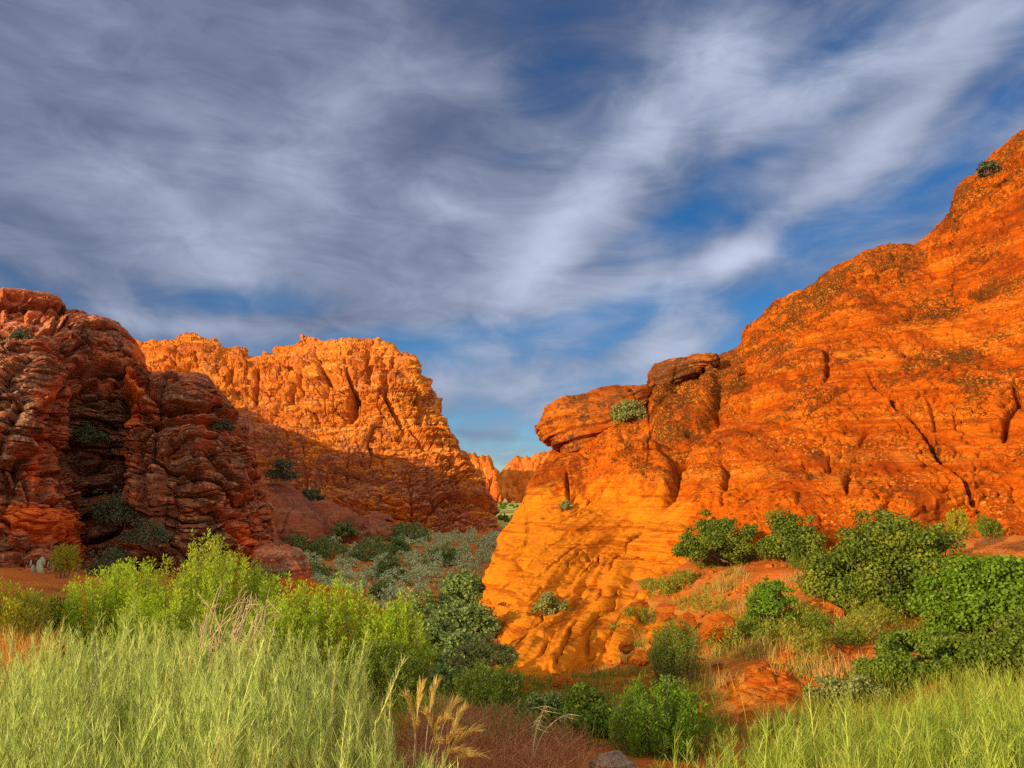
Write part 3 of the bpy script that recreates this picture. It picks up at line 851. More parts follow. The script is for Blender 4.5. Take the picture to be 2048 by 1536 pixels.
def L_disp(p, px, py, D=None):
    wx, wy = wob(px, py, p, 12, 0.3, 3)
    w = p[:, 2] + 0.06 * p[:, 0] + 0.7 * perlin(p * np.array([0.12, 0.025, 0.12]), 21)
    d = 0.6 * fbm(p * 0.12, 2, 1)
    pw = np.stack([p[:, 0], p[:, 1], w], -1)
    d += blocks(pw, (0.26, 0.06, 0.14), 221, 0.55, 0.70, 0.8, 0.03)
    d += blocks(pw, (0.50, 0.13, 0.75), 223, 0.28, 0.30, 0.35, 0.045)
    d += blocks(pw, (1.2, 0.35, 2.0), 225, 0.12, 0.16, 0.15, 0.06)
    d += blocks(pw, (2.6, 0.9, 3.8), 227, 0.05, 0.07, 0.05, 0.08)
    lg = w * 0.36 + 0.25 * perlin(p * np.array([0.2, 0.04, 0.2]), 91)
    fr = lg - np.floor(lg)
    d += 0.40 * (sstep(0.0, 0.08, fr) - 0.6 * fr - 0.5)
    d -= 0.55 * slits(p, w, 171, 0.9, 0.07, 0.05, -0.05, 0.2)
    d -= 0.40 * slits(p, p[:, 0] + 0.15 * p[:, 2], 173, 0.6, 0.09, 0.05, 0.0, 0.2)
    d -= 0.20 * slits(p, w, 175, 2.4, 0.12, 0.06, 0.0, 0.4)
    d += 0.20 * beds(p, w, 0.6, 4, 0.06) + 0.09 * beds(p, w, 1.7, 5, 0.06) + 0.04 * beds(p, w, 4.0, 6, 0.06) + 0.09 * fbm(p * 3.2, 3, 78)
    v = perlin(np.stack([p[:, 0] * 0.5, p[:, 1] * 0.12, p[:, 2] * 0.10], -1) + 0.35 * perlin(p * 0.4, 8)[:, None], 12)
    d -= 0.6 * sstep(0.16, 0.0, np.abs(v))
    d += 0.16 * fbm(p * 1.3, 4, 9)
    # hollows weathered into the face
    h = perlin(p * np.array([0.35, 0.35, 0.22]) + 40, 33)
    d -= 0.6 * sstep(0.26, 0.40, h) * sstep(740, 800, py)
    for pg, am, sf in L_BLOCK:
        d += am * poly_mask(wx, wy, pg, sf)
    return d + 1.3 * cracks(wx, wy, L_CR)


def L_lich(px, py):
    o = np.zeros(px.shape)
    for pg in L_LICH:
        o = np.maximum(o, poly_mask(px, py, pg, 25))
    for pg in L_BARE:
        o = o - 1.3 * poly_mask(px, py, pg, 10)
    return np.clip(o, -1.2, 1)


def L_back(s, xs, e):
    # unseen mesa top behind the crest, heights shaped to set the butte's shadow edge
    k = sstep(-500, 0, xs)
    q = np.stack([xs / 55.0, np.full(len(xs), s * 0.12), np.zeros(len(xs))], -1)
    bump = sstep(4, 16, s) * (2.0 * perlin(q, 401) + 1.2 * perlin(q * 2.7, 402))
    return bump * k - 2.6 * sstep(-120, 30, xs) * (1 - sstep(28, 38, s)) * sstep(4, 12, s) - 3.6 * sstep(170, 450, xs) * sstep(4, 18, s) + (0.055 * s - 0.6 * max(0.0, s - 40)) * k - 0.1 * s * (1 - k)


tag(sheet('varnished_cliff', L_TOP, L_BOT, L_DEP, 900, 520, M_left, L_disp, R=2.2, round_px=45, back=50, back_fn=L_back, lichen=L_lich, smooth=False, nblend=0.65),
    'dark shaded reddish cliff with lichen crust and hollows on the left', 'cliff', 'sandstone cliffs around the canyon')

# ---- far cliffs up the valley
for (nm, top, lab, sd) in (
        ('far_cliff', [(860, 930), (900, 925), (925, 912), (935, 905), (942, 908), (950, 905), (956, 912), (964, 908), (972, 912), (977, 908), (982, 918), (988, 932), (994, 942), (1000, 968), (1004, 1001)],
         'distant orange pinnacles just behind the steep edge of the butte', 50),
        ('far_cliff', [(985, 1001), (990, 960), (998, 948), (1006, 938), (1014, 928), (1024, 916), (1036, 911), (1044, 916), (1052, 912), (1062, 918), (1070, 907), (1085, 905), (1100, 902), (1150, 890), (1250, 900), (1300, 1001)],
         'distant orange fluted cliff beyond the meadow in the canyon gap', 60)):
    def F_disp(p, px, py, D=None, sd=sd):
        q = p * np.array([0.10, 0.06, 0.012])
        f1, f2, ce = voronoi(q + 0.3 * fbm(p * 0.05, 2, sd)[:, None], sd)
        d = 3.2 * (np.sqrt(np.clip(f2 - f1, 0, 1)) * 1.5 - 0.6) + 2.5 * (ce - 0.5)
        f1, f2, ce = voronoi(p * np.array([0.3, 0.3, 0.06]), sd + 1)
        d += 1.8 * (np.sqrt(np.clip(f2 - f1, 0, 1)) - 0.4)
        d += 2.2 * blocks(p, (0.16, 0.1, 0.07), sd + 7, 0.5, 0.4, 0.6, 0.05)
        return d + 2.0 * fbm(p * 0.06, 3, sd + 4)
    Y0 = 400 if sd == 50 else 440
    tag(sheet(nm, top, [(800, 1003), (1400, 1003)], [(800, 800, Y0 + 40), (800, 1010, Y0), (1000, 1010, Y0), (1000, 900, Y0 + 25), (1300, 1010, Y0), (1300, 900, Y0 + 25)], 220, 120, M_far, F_disp, R=10, round_px=12,
              back=60, back_fn=lambda s, x, e: -0.3 * s, nb=16), lab, 'cliff', 'distant cliffs in the canyon gap')


# ------------------------------------------------------------------ free-standing rocks
def lens_rock(name, outline_top, outline_bot, Y, thick, mat, label, cat, seed, n=150, facets=0, fmin=0.62, hollow=None, tilt_w=(0, 0, 1), bed_f=2.0, bed_a=0.12, rough=0.12, group=None, lean=0.0, lichen_v=0.0, blk=0.25):
    """a closed rock: outline in photo pixels at distance Y, bulging towards and away from the camera by thick"""
    x0 = outline_top[0][0]
    x1 = outline_top[-1][0]
    u = np.sin(np.linspace(-math.pi / 2, math.pi / 2, n))
    xs = (x0 + x1) / 2 + (x1 - x0) / 2 * u
    yt = np.interp(xs, [a for a, b in outline_top], [b for a, b in outline_top])
    yb = np.interp(xs, [a for a, b in outline_bot], [b for a, b in outline_bot])
    ny = max(60, int(n * 0.7))
    ph = np.linspace(0, 2 * math.pi, 2 * ny + 1)[:-1]
    rows = []
    pxs = []
    for a in ph:
        v = math.sin(a)           # -1 bottom .. 1 top
        c = math.cos(a)
        sg = math.copysign(abs(v) ** 0.75, v)
        yy = (yt + yb) / 2 + (yt - yb) / 2 * sg
        sq = np.sqrt(np.clip(1 - u ** 4, 0, 1))
        dd = Y - math.copysign(abs(c) ** 0.7, c) * thick * sq + lean * (sg + 1) * 0.5
        rows.append(unproj(xs, yy, dd))
    G = np.array(rows)
    Gw = np.concatenate([G[-1:], G, G[:1]], 0)
    nr = normals(Gw)[1:-1]
    ctr = G.reshape(-1, 3).mean(0)
    if ((nr * (G - ctr)).sum(-1)).mean() < 0:
        nr = -nr
    P = G.reshape(-1, 3)
    sc = 1.6 / max(thick, 0.1)
    w = P @ np.array(tilt_w) + 0.15 / sc * perlin(P * 0.8 * sc, seed + 2)
    d = beds(P, w, bed_f, seed + 3, 0.2 * sc) * bed_a + beds(P, w, bed_f * 2.7, seed + 4, 0.2 * sc) * bed_a * 0.5 + rough * fbm(P * sc, 4, seed)
    f1, f2, ce = voronoi(P * sc * 0.9, seed + 5)
    d += blk * thick * 0.4 * ((ce - 0.5) + np.sqrt(np.clip(f2 - f1, 0, 1)) - 0.4)
    G = G + nr * d.reshape(G.shape[:2])[..., None]
    if facets:          # split along flat joints
        rr = np.random.default_rng(seed)
        ext = (G.reshape(-1, 3).max(0) - G.reshape(-1, 3).min(0)) / 2
        for k in range(facets):
            nv = unit(rr.normal(size=3))
            hh = np.linalg.norm(ext * nv) * rr.uniform(fmin, 0.9)
            over = np.maximum((G - ctr) @ nv - hh, 0)
            G = G - over[..., None] * nv * 0.93
    if hollow:
        hp, hy = project(G)
        g = np.exp(-(((hp - hollow[0]) / hollow[2]) ** 2 + ((hy - hollow[1]) / hollow[3]) ** 2) ** 1.5) * (G[..., 1] < Y)
        G = G + g[..., None] * np.array([0.25, 1.0, 0.12]) * hollow[4]
    nrow = len(ph)
    i = np.arange(nrow * (n - 1))
    r, c = i // (n - 1), i % (n - 1)
    a = r * n + c
    b = ((r + 1) % nrow) * n + c
    F = np.stack([a, a + 1, b + 1, b], -1)
    o = link_mesh(name, G.reshape(-1, 3), F, mat, attrs={'lichen': np.full(nrow * n, lichen_v)})
    return tag(o, label, cat, group)


lens_rock('overhanging_block', [(1072, 852), (1080, 836), (1096, 812), (1112, 797), (1132, 790), (1180, 786), (1230, 776), (1280, 770), (1310, 768)],
          [(1072, 858), (1086, 880), (1104, 892), (1124, 912), (1150, 922), (1180, 905), (1220, 880), (1260, 868), (1310, 858)], 54.5, 4.5, M_cap,
          'overhanging rounded sandstone block jutting left over the canyon gap', 'rock', 70, n=300, tilt_w=(-0.35, 0, 1), bed_f=2.4, bed_a=0.22, rough=0.4, lichen_v=0.25, blk=0.12, lean=1.5)
lens_rock('capstone', [(1296, 762), (1298, 742), (1312, 731), (1345, 722), (1380, 711), (1410, 707), (1432, 710), (1440, 722)],
          [(1296, 768), (1310, 780), (1350, 776), (1400, 750), (1440, 728)], 57.5, 2.6, M_cap,
          'flat dark capstone resting on the orange slope above the overhanging block', 'rock', 90, n=180, tilt_w=(-0.25, 0, 1), bed_f=3.0, bed_a=0.18, rough=0.3, lichen_v=0.7, blk=0.15)
lens_rock('flat_boulder', [(506, 1112), (512, 1098), (530, 1092), (575, 1091), (600, 1100), (614, 1122), (618, 1150)], [(506, 1165), (560, 1175), (618, 1172)], 37, 1.6, M_left,
          'flat topped reddish boulder behind the green bushes at the foot of the shaded cliff', 'rock', 100, n=140, bed_f=3, bed_a=0.12, rough=0.2, lichen_v=0.5)
lens_rock('low_ledge', [(560, 1165), (600, 1150), (640, 1165), (700, 1190), (735, 1205), (790, 1225)], [(560, 1230), (680, 1240), (790, 1250)], 31, 1.5, M_redrock,
          'low red ledge of bare rock sloping down behind the bright green bushes', 'rock', 110, n=120, bed_f=3, bed_a=0.10, rough=0.2)
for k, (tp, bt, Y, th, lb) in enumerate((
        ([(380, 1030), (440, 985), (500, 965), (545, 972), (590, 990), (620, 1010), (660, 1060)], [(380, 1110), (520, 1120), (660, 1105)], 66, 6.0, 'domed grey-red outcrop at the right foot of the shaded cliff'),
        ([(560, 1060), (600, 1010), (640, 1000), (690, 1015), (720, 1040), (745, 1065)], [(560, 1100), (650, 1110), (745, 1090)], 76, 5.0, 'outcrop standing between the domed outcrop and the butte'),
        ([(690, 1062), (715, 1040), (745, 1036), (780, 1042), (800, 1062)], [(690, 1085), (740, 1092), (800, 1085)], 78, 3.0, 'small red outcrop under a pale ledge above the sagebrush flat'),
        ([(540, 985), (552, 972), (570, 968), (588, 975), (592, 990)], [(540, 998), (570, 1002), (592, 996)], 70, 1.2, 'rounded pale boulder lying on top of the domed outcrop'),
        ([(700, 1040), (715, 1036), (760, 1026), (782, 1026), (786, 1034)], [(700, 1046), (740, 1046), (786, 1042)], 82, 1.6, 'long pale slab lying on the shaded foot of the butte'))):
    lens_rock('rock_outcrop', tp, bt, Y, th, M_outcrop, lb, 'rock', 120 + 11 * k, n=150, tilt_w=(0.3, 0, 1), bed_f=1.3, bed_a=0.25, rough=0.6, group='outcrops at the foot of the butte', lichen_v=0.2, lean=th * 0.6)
lens_rock('striped_ledge', [(1372, 1452), (1392, 1412), (1425, 1385), (1470, 1358), (1520, 1338), (1572, 1330), (1605, 1345), (1645, 1382), (1668, 1440)],
          [(1372, 1475), (1500, 1510), (1668, 1475)], 11.0, 0.8, M_redrock, 'orange hump of striped sandstone with a dark hollow beside the right hand grass', 'rock', 200, n=220, tilt_w=(0.5, 0.2, 0.8), bed_f=7, bed_a=0.05, rough=0.16, lean=3.6, blk=0.30, facets=5, hollow=(1482, 1405, 34, 26, 0.8))
RS = [((1310, 1352), (1198, 1238), 19.2, 'upright red rock at the upper left of the slope rubble'), ((1345, 1400), (1222, 1262), 18.4, 'blocky red rock in the middle of the slope rubble'),
      ((1395, 1480), (1222, 1278), 17.2, 'largest red rock on the slope, cracked and angular'), ((1300, 1330), (1262, 1290), 17.6, 'small pale stone below the slope rubble'),
      ((1238, 1268), (1280, 1300), 16.8, 'flat pale stone at the lower edge of the sunlit slab'), ((1255, 1300), (1300, 1326), 16.0, 'pale broken stone at the bottom of the sunlit slab'),
      ((1100, 1160), (1348, 1372), 14.2, 'reddish stone at the edge of the shaded gully'), ((1030, 1062), (1362, 1384), 13.4, 'small red stone by the gully bushes'),
      ((925, 975), (1374, 1402), 12.2, 'low red stone beside the dry path'), ((1565, 1700), (1195, 1250), 18.6, 'smooth orange slab sunk in the dry grass slope')]
for k, ((xa, xb), (ya, yb), Y, lb) in enumerate(RS):
    w_ = xb - xa
    lens_rock('slope_rock', [(xa, (ya + yb) / 2 + 4), (xa + 0.2 * w_, ya + 0.25 * (yb - ya)), (xa + 0.55 * w_, ya), (xa + 0.85 * w_, ya + 0.3 * (yb - ya)), (xb, (ya + yb) / 2 + 6)],
              [(xa, yb - 5), (xa + 0.5 * w_, yb + 8), (xb, yb)], Y, 0.5 * w_ / FPX * Y, M_redrock, lb, 'rock', 230 + 9 * k, n=60, tilt_w=(0.4, 0, 1), bed_f=6, bed_a=0.03, rough=0.10, group='rocks on the slope', blk=0.12, facets=14)
lens_rock('lichen_stone', [(1168, 1528), (1184, 1508), (1205, 1494), (1240, 1490), (1262, 1503), (1286, 1522)], [(1168, 1575), (1225, 1590), (1286, 1570)], 4.9, 0.18, M_stone,
          'dark stone crusted with pale lichen under the foreground bush', 'rock', 330, n=120, bed_f=12, bed_a=0.008, rough=0.02, lichen_v=-0.3, blk=0.3, facets=18, fmin=0.42)


# ------------------------------------------------------------------ vegetation
def leaf_quads(c, d, nrm, L, Wd, fold=0.0):
    """rhombic leaves: base c, pointing along d, facing nrm"""
    d = unit(d)
    s = unit(np.cross(d, nrm))
    nn = np.cross(s, d)
    L = np.asarray(L)[..., None]
    Wd = np.asarray(Wd)[..., None]
    mid = c + d * L * 0.5 + nn * L * fold
    V = np.stack([c, mid + s * Wd * 0.5, c + d * L, mid - s * Wd * 0.5], 1)
    n = len(c)
    F = np.arange(n * 4).reshape(n, 4)
    return V.reshape(-1, 3), F


def tubes(paths, r0, r1, k=4):
    """tapered tubes along (n, m, 3) paths, as quads"""
    paths = np.asarray(paths)
    n, m, _ = paths.shape
    t = unit(np.gradient(paths, axis=1))
    ref = np.zeros_like(t)
    ref[..., 0] = 0.31
    ref[..., 1] = 0.95
    a = unit(np.cross(t, ref))
    b = np.cross(t, a)
    r0 = np.broadcast_to(np.asarray(r0, float), (n,))
    r1 = np.broadcast_to(np.asarray(r1, float), (n,))
    rad = r0[:, None] + (r1 - r0)[:, None] * np.linspace(0, 1, m)[None]
    ang = np.arange(k) * 2 * math.pi / k
    V = paths[:, :, None] + rad[:, :, None, None] * (a[:, :, None] * np.cos(ang)[None, None, :, None] + b[:, :, None] * np.sin(ang)[None, None, :, None])
    i = np.arange(n * (m - 1) * k)
    q, rem = i // ((m - 1) * k), i % ((m - 1) * k)
    r, c = rem // k, rem % k
    base = q * m * k
    F = np.stack([base + r * k + c, base + r * k + (c + 1) % k, base + (r + 1) * k + (c + 1) % k, base + (r + 1) * k + c], -1)
    return V.reshape(-1, 3), F


def ribbons(paths, w0, w1, side):
    """flat tapering blades along (n, m, 3) paths"""
    n, m, _ = paths.shape
    t = unit(np.gradient(paths, axis=1))
    s = unit(np.cross(t, side[:, None, :]))
    w = w0[:, None] + (w1 - w0)[:, None] * np.linspace(0, 1, m)[None] ** 1.5
    V = np.stack([paths - s * w[..., None] / 2, paths + s * w[..., None] / 2], 2)
    i = np.arange(n * (m - 1))
    q, r = i // (m - 1), i % (m - 1)
    b = q * m * 2 + r * 2
    F = np.stack([b, b + 1, b + 3, b + 2], -1)
    return V.reshape(-1, 3), F


def join(parts):
    vs, fs, o = [], [], 0
    for v, f in parts:
        vs.append(v)
        fs.append(f + o)
        o += len(v)
    return np.concatenate(vs), np.concatenate(fs)


def arc(base, tip, bend, m=4):
    """(n,m,3) curved paths from base to tip with a sideways / upward bend"""
    t = np.linspace(0, 1, m)[None, :, None]
    mid = (base + tip) / 2 + bend
    return (1 - t) ** 2 * base[:, None] + 2 * t * (1 - t) * mid[:, None] + t ** 2 * tip[:, None]


def oak_mesh(w, d, h, leaf, n, seed, n_cl=None, flat=0.0):
    r = np.random.default_rng(seed)
    n_cl = n_cl or int(26 + 10 * w * h)
    v = unit(r.normal(size=(n_cl, 3)))
    v[:, 2] = np.abs(v[:, 2]) * 1.0 - 0.12
    rad = 0.55 + 0.45 * r.random(n_cl) ** 0.7
    lump = 1 + 0.22 * perlin(v * 1.6 + seed, seed) + 0.06 * r.normal(size=n_cl)
    rc = (0.09 + 0.15 * r.random(n_cl) ** 1.5) * min(w, h * 1.4) * (0.95 if w < 2.5 else 0.78)
    tuft = (r.random(n_cl) < 0.30) & (v[:, 2] > 0.25)           # sprigs standing out of the outline
    rc = np.where(tuft, rc * 0.5, rc)
    rad = np.where(tuft, 1.02 + 0.12 * r.random(n_cl), rad)
    C = v * (rad * lump)[:, None] * np.array([w / 2, d / 2, h * 0.80]) + np.array([0, 0, h * 0.10])
    C[:, 2] = np.maximum(C[:, 2], rc * 0.55)
    wt = rc ** 2
    k = r.choice(n_cl, n, p=wt / wt.sum())
    off = unit(r.normal(size=(n, 3))) * (rc[k] * r.random(n) ** 0.45)[:, None] * np.array([1.05, 1.05, 0.72])
    P = C[k] + off
    P[:, 2] = np.abs(P[:, 2])
    nrm = unit(unit(off) * 0.8 + np.array([0, 0, 0.6]) + 0.65 * r.normal(size=(n, 3)))
    dr = np.cross(nrm, r.normal(size=(n, 3)))
    L = leaf * (0.7 + 0.6 * r.random(n))
    fol = leaf_quads(P, dr, nrm, L, L * 0.66, 0.06)
    ns = min(n_cl, 22)
    ci = np.argsort(~tuft)[:ns] if ns < tuft.sum() else r.choice(n_cl, ns, replace=False)
    base = np.stack([0.10 * w * r.normal(size=ns), 0.10 * d * r.normal(size=ns), np.full(ns, -0.15)], -1)
    pth = arc(base, C[ci], np.stack([0.1 * w * r.normal(size=ns), 0.1 * d * r.normal(size=ns), 0.12 * h * np.ones(ns)], -1), 5)
    return fol, tubes(pth, 0.008 * h + 0.006, 0.003 * h)


def feather_mesh(w, d, h, leaf, n, seed, shoots=None, spread=0.8, wid=0.3):
    """upright shrub of many fine leafy shoots"""
    r = np.random.default_rng(seed)
    K_ = shoots or int(60 + 40 * w)
    a = r.random(K_) * 2 * math.pi
    q = np.sqrt(r.random(K_))
    base = np.stack([q * np.cos(a) * w * 0.30, q * np.sin(a) * d * 0.30, np.full(K_, -0.1)], -1)
    lump = 1 + 0.26 * perlin(np.stack([np.cos(a) * q * 2.2, np.sin(a) * q * 2.2, np.full(K_, seed * 0.7)], -1), seed + 3)
    hh = h * np.sqrt(np.clip(1 - (q * 0.92) ** 3.4, 0.05, 1)) * (0.80 + 0.18 * r.random(K_)) * lump
    tip = np.stack([q * np.cos(a) * w * 0.5 * (spread + 0.2), q * np.sin(a) * d * 0.5 * (spread + 0.2), hh], -1) + 0.05 * w * r.normal(size=(K_, 3)) * np.array([1, 1, 0.3])
    bend = np.stack([0.10 * w * np.cos(a) * q, 0.10 * d * np.sin(a) * q, 0.06 * h * np.ones(K_)], -1) + 0.04 * h * r.normal(size=(K_, 3))
    pth = arc(base, tip, bend, 7)
    k = r.choice(K_, n)
    t = 0.22 + 0.78 * r.random(n) ** 0.8
    f = t * 6
    i = np.minimum(f.astype(int), 5)
    f = (f - i)[:, None]
    P = pth[k, i] * (1 - f) + pth[k, i + 1] * f
    tan = unit(pth[k, i + 1] - pth[k, i])
    side = unit(np.cross(tan, r.normal(size=(n, 3))))
    P = P + side * ((0.02 + 0.055 * h) * (1.08 - t) ** 0.7 * r.random(n) ** 0.7)[:, None]
    dr = unit(tan * (0.5 + 0.5 * r.random((n, 1))) + side * 0.75 + 0.2 * r.normal(size=(n, 3)))
    nrm = unit(np.cross(dr, r.normal(size=(n, 3))) + np.array([0, 0, 0.4]))
    L = leaf * (0.6 + 0.8 * r.random(n))
    fol = leaf_quads(P, dr, nrm, L, L * wid, 0.05)
    return fol, tubes(pth[::2], 0.004 * h + 0.004, 0.0015, 3)


L_oak = leaf_mat('oak_leaf', col(0.06, 0.095, 0.006), col(0.19, 0.25, 0.016), 0.3, yellow=col(0.25, 0.28, 0.02))
L_oak2 = leaf_mat('fresh_oak_leaf', col(0.08, 0.17, 0.007), col(0.24, 0.38, 0.018), 0.4)
L_bright = leaf_mat('bright_leaf', col(0.26, 0.38, 0.010), col(0.52, 0.64, 0.035), 0.45, yellow=col(0.60, 0.62, 0.05))
L_yel = leaf_mat('yellow_leaf', col(0.30, 0.32, 0.015), col(0.50, 0.42, 0.02), 0.4)
L_dark = leaf_mat('willow_leaf', col(0.10, 0.165, 0.032), col(0.26, 0.35, 0.08), 0.35)
L_olive = leaf_mat('olive_leaf', col(0.18, 0.21, 0.04), col(0.38, 0.38, 0.10), 0.35)
L_sage = leaf_mat('sage_leaf', col(0.36, 0.46, 0.18), col(0.66, 0.78, 0.40), 0.3)
L_green = leaf_mat('green_leaf', col(0.09, 0.15, 0.010), col(0.24, 0.32, 0.025), 0.4)
L_cliff = leaf_mat('dusky_leaf', col(0.06, 0.075, 0.03), col(0.14, 0.16, 0.07), 0.25)
W_stem = wood_mat('bark', col(0.10, 0.065, 0.04), col(0.20, 0.14, 0.09))
W_pale = wood_mat('pale_twig', col(0.42, 0.30, 0.13), col(0.58, 0.44, 0.22))


def bush(name, label, cat, px, top, width, Y, mat, style='oak', base=None, n=5000, leaf=0.05, depth=1.0, seed=1, group=None, shoots=None, wid=0.3, spread=0.8):
    x = at(px, 1000, Y)[0]
    zt = at(px, top, Y)[2]
    zb = at(px, base, Y)[2] if base else gz(x, Y) - 0.03
    w = width / FPX * Y
    h = max(zt - zb, 0.25)
    o = thing(name, (x, Y, zb), label, cat, group, 0)
    if style == 'oak':
        fol, st = oak_mesh(w, w * depth, h, leaf, n, seed)
    else:
        fol, st = feather_mesh(w, w * depth, h, leaf, n, seed, shoots, spread, wid)
    link_mesh('foliage', fol[0], fol[1], mat, o, smooth=False)
    link_mesh('stems', st[0], st[1], W_stem, o)
    return o


BG = 'bright green shrubs at the left'
bush('green_shrub', 'tallest bright green shrub of the thicket behind the pale grass', 'shrub', 428, 1085, 300, 11.5, L_bright, 'feather', n=34000, leaf=0.045, seed=11, group=BG, shoots=190)
bush('green_shrub', 'bright green shrub left of the tallest one, leaning apart from the thicket', 'shrub', 235, 1122, 200, 11.0, L_bright, 'feather', n=18000, leaf=0.045, seed=12, group=BG, shoots=120)
bush('green_shrub', 'broad bright green shrub just right of the dead twigs', 'shrub', 655, 1150, 230, 10.7, L_bright, 'feather', n=20000, leaf=0.045, seed=13, group=BG, shoots=150)
bush('green_shrub', 'bright green shrub at the right end of the thicket beside the shaded gully', 'shrub', 790, 1195, 160, 10.4, L_bright, 'feather', n=15000, leaf=0.045, seed=14, group=BG, shoots=110)
bush('green_shrub', 'low green shrub in front of the tallest bright one', 'shrub', 540, 1190, 200, 10.2, L_bright, 'feather', n=18000, leaf=0.042, seed=15, group=BG, shoots=130)
bush('green_shrub', 'low shrub filling the gap in front of the leaning left shrub', 'shrub', 330, 1190, 190, 9.6, L_bright, 'feather', n=16000, leaf=0.042, seed=16, group=BG, shoots=120)
bush('green_shrub', 'dark low green shrub at the gully edge below the right thicket end', 'shrub', 780, 1275, 170, 9.5, L_green, 'feather', n=8000, leaf=0.05, seed=17, group=BG, shoots=120)
bush('yellow_green_shrub', 'yellowish green shrub cut by the left edge of the picture', 'shrub', 20, 1158, 170, 10.0, L_yel, 'feather', n=7000, leaf=0.055, seed=18, shoots=110)
bush('green_shrub', 'small dull green shrub beside the yellowish one at the left edge', 'shrub', 110, 1180, 130, 10.8, L_green, 'feather', n=5000, leaf=0.055, seed=19, group=BG, shoots=90)
bush('rabbitbrush', 'small yellow flowering bush in front of the shaded cliff', 'shrub', 140, 1085, 48, 25, L_yel, 'feather', base=1150, n=2500, leaf=0.08, seed=20, shoots=60)
# the shaded gully
SG = 'shaded bushes in the gully'
for k, (px, top, w, Y, lb) in enumerate((
        (935, 1128, 120, 33, 'topmost dark shrub in the shaded gully against the sunlit slab'), (855, 1165, 150, 27, 'wide dark shrub in the gully below the sagebrush flat'),
        (925, 1185, 130, 25, 'dark shrub halfway down the gully touching the shaded slab toe'), (850, 1225, 130, 20.5, 'dark shrub halfway down the gully at its left side'),
        (920, 1250, 110, 19.5, 'dark shrub just above the round olive shrub'), (860, 1290, 120, 16, 'dark shrub low in the gully left of the round olive shrub'), (900, 1325, 90, 13.5, 'lowest dark shrub of the gully above the dry grass'),
        (835, 1330, 130, 11.8, 'dark green shrub at the lower left end of the gully'))):
    bush('gully_shrub', lb, 'shrub', px, top, w, Y, L_dark, 'oak', n=6000, leaf=0.085 * Y / 25 + 0.02, seed=30 + k, group=SG)
bush('olive_shrub', 'round olive green shrub at the foot of the sunlit slab', 'shrub', 975, 1258, 122, 14.5, L_olive, 'oak', base=1338, n=7000, leaf=0.05, seed=41)
FG = 'green shrubs along the gully edge'
bush('green_shrub', 'dark green shrub below the round olive shrub', 'shrub', 985, 1328, 150, 8.6, L_green, 'feather', n=10000, leaf=0.035, seed=42, group=FG, shoots=130)
bush('green_shrub', 'shaded green shrub in the dip beside the upright foreground shrub', 'shrub', 1158, 1366, 160, 7.0, L_green, 'oak', n=12000, leaf=0.03, seed=43, group=FG)
bush('green_shrub', 'shaded low shrub between the dip and the dry path', 'shrub', 1085, 1382, 110, 7.6, L_dark, 'oak', n=8000, leaf=0.03, seed=44, group=FG)
bush('green_shrub', 'green upright foreground shrub over the lichen stone', 'shrub', 1315, 1362, 185, 6.0, L_oak2, 'feather', n=14000, leaf=0.028, seed=45, group=FG, shoots=160)
bush('green_shrub', 'green conical shrub on the red slope above the foreground shrub', 'shrub', 1345, 1230, 105, 14.6, L_green, 'feather', n=7000, leaf=0.05, seed=46, shoots=120)
bush('green_shrub', 'vivid green shrub alone in the middle of the dry slope', 'shrub', 1535, 1152, 100, 17.8, L_oak2, 'oak', base=1232, n=5000, leaf=0.06, seed=47)
bush('slab_shrub', 'low flattened shrub rooted in a crack of the sunlit slab', 'shrub', 1098, 1180, 74, 25.2, L_olive, 'oak', base=1226, n=3500, leaf=0.07, seed=48, depth=0.6)
OG = 'oak shrubs under the orange wall'
bush('oak_shrub', 'leftmost oak shrub under the orange wall', 'shrub', 1432, 1016, 160, 25.5, L_oak, 'oak', base=1112, n=18000, leaf=0.08, seed=51, group=OG)
bush('oak_shrub', 'second oak shrub under the orange wall, two humped', 'shrub', 1575, 1012, 125, 24.5, L_oak, 'oak', base=1112, n=15000, leaf=0.08, seed=52, group=OG)
bush('oak_shrub', 'largest dark oak shrub spreading under the orange wall', 'shrub', 1775, 998, 285, 19.5, L_oak, 'oak', n=36000, leaf=0.085, seed=53, group=OG)
bush('oak_shrub', 'bright green oak shrub cut by the right edge of the picture', 'shrub', 1978, 1060, 240, 15.6, L_oak2, 'oak', n=32000, leaf=0.08, seed=54, group=OG)
bush('oak_shrub', 'oak shrub between the largest one and the right edge one', 'shrub', 1865, 1082, 150, 18.6, L_oak2, 'oak', n=20000, leaf=0.07, seed=55, group=OG)
bush('oak_shrub', 'small low oak shrub at the left skirt of the largest one', 'shrub', 1700, 1165, 80, 18.8, L_oak, 'oak', base=1215, n=3000, leaf=0.07, seed=56, group=OG)
bush('oak_shrub', 'wide low dark shrub behind the right hand grass', 'shrub', 1850, 1248, 250, 13.0, L_green, 'oak', n=26000, leaf=0.055, seed=57, group=OG)
bush('oak_shrub', 'low dark shrub behind the right hand grass at the right edge', 'shrub', 2010, 1232, 200, 12.0, L_oak, 'oak', n=22000, leaf=0.055, seed=58, group=OG)
bush('oak_shrub', 'low olive shrub beside the striped hump of sandstone', 'shrub', 1668, 1338, 150, 11.6, L_olive, 'oak', n=7000, leaf=0.05, seed=59, group=OG)
bush('oak_shrub', 'low green shrub left of the wide dark one behind the right hand grass', 'shrub', 1745, 1288, 130, 12.6, L_green, 'oak', n=10000, leaf=0.05, seed=67, group=OG)
bush('yellow_green_shrub', 'thin yellowish shrub against the wall above the right oaks', 'shrub', 1912, 1018, 44, 23, L_yel, 'feather', base=1085, n=1200, leaf=0.10, seed=60, shoots=30)
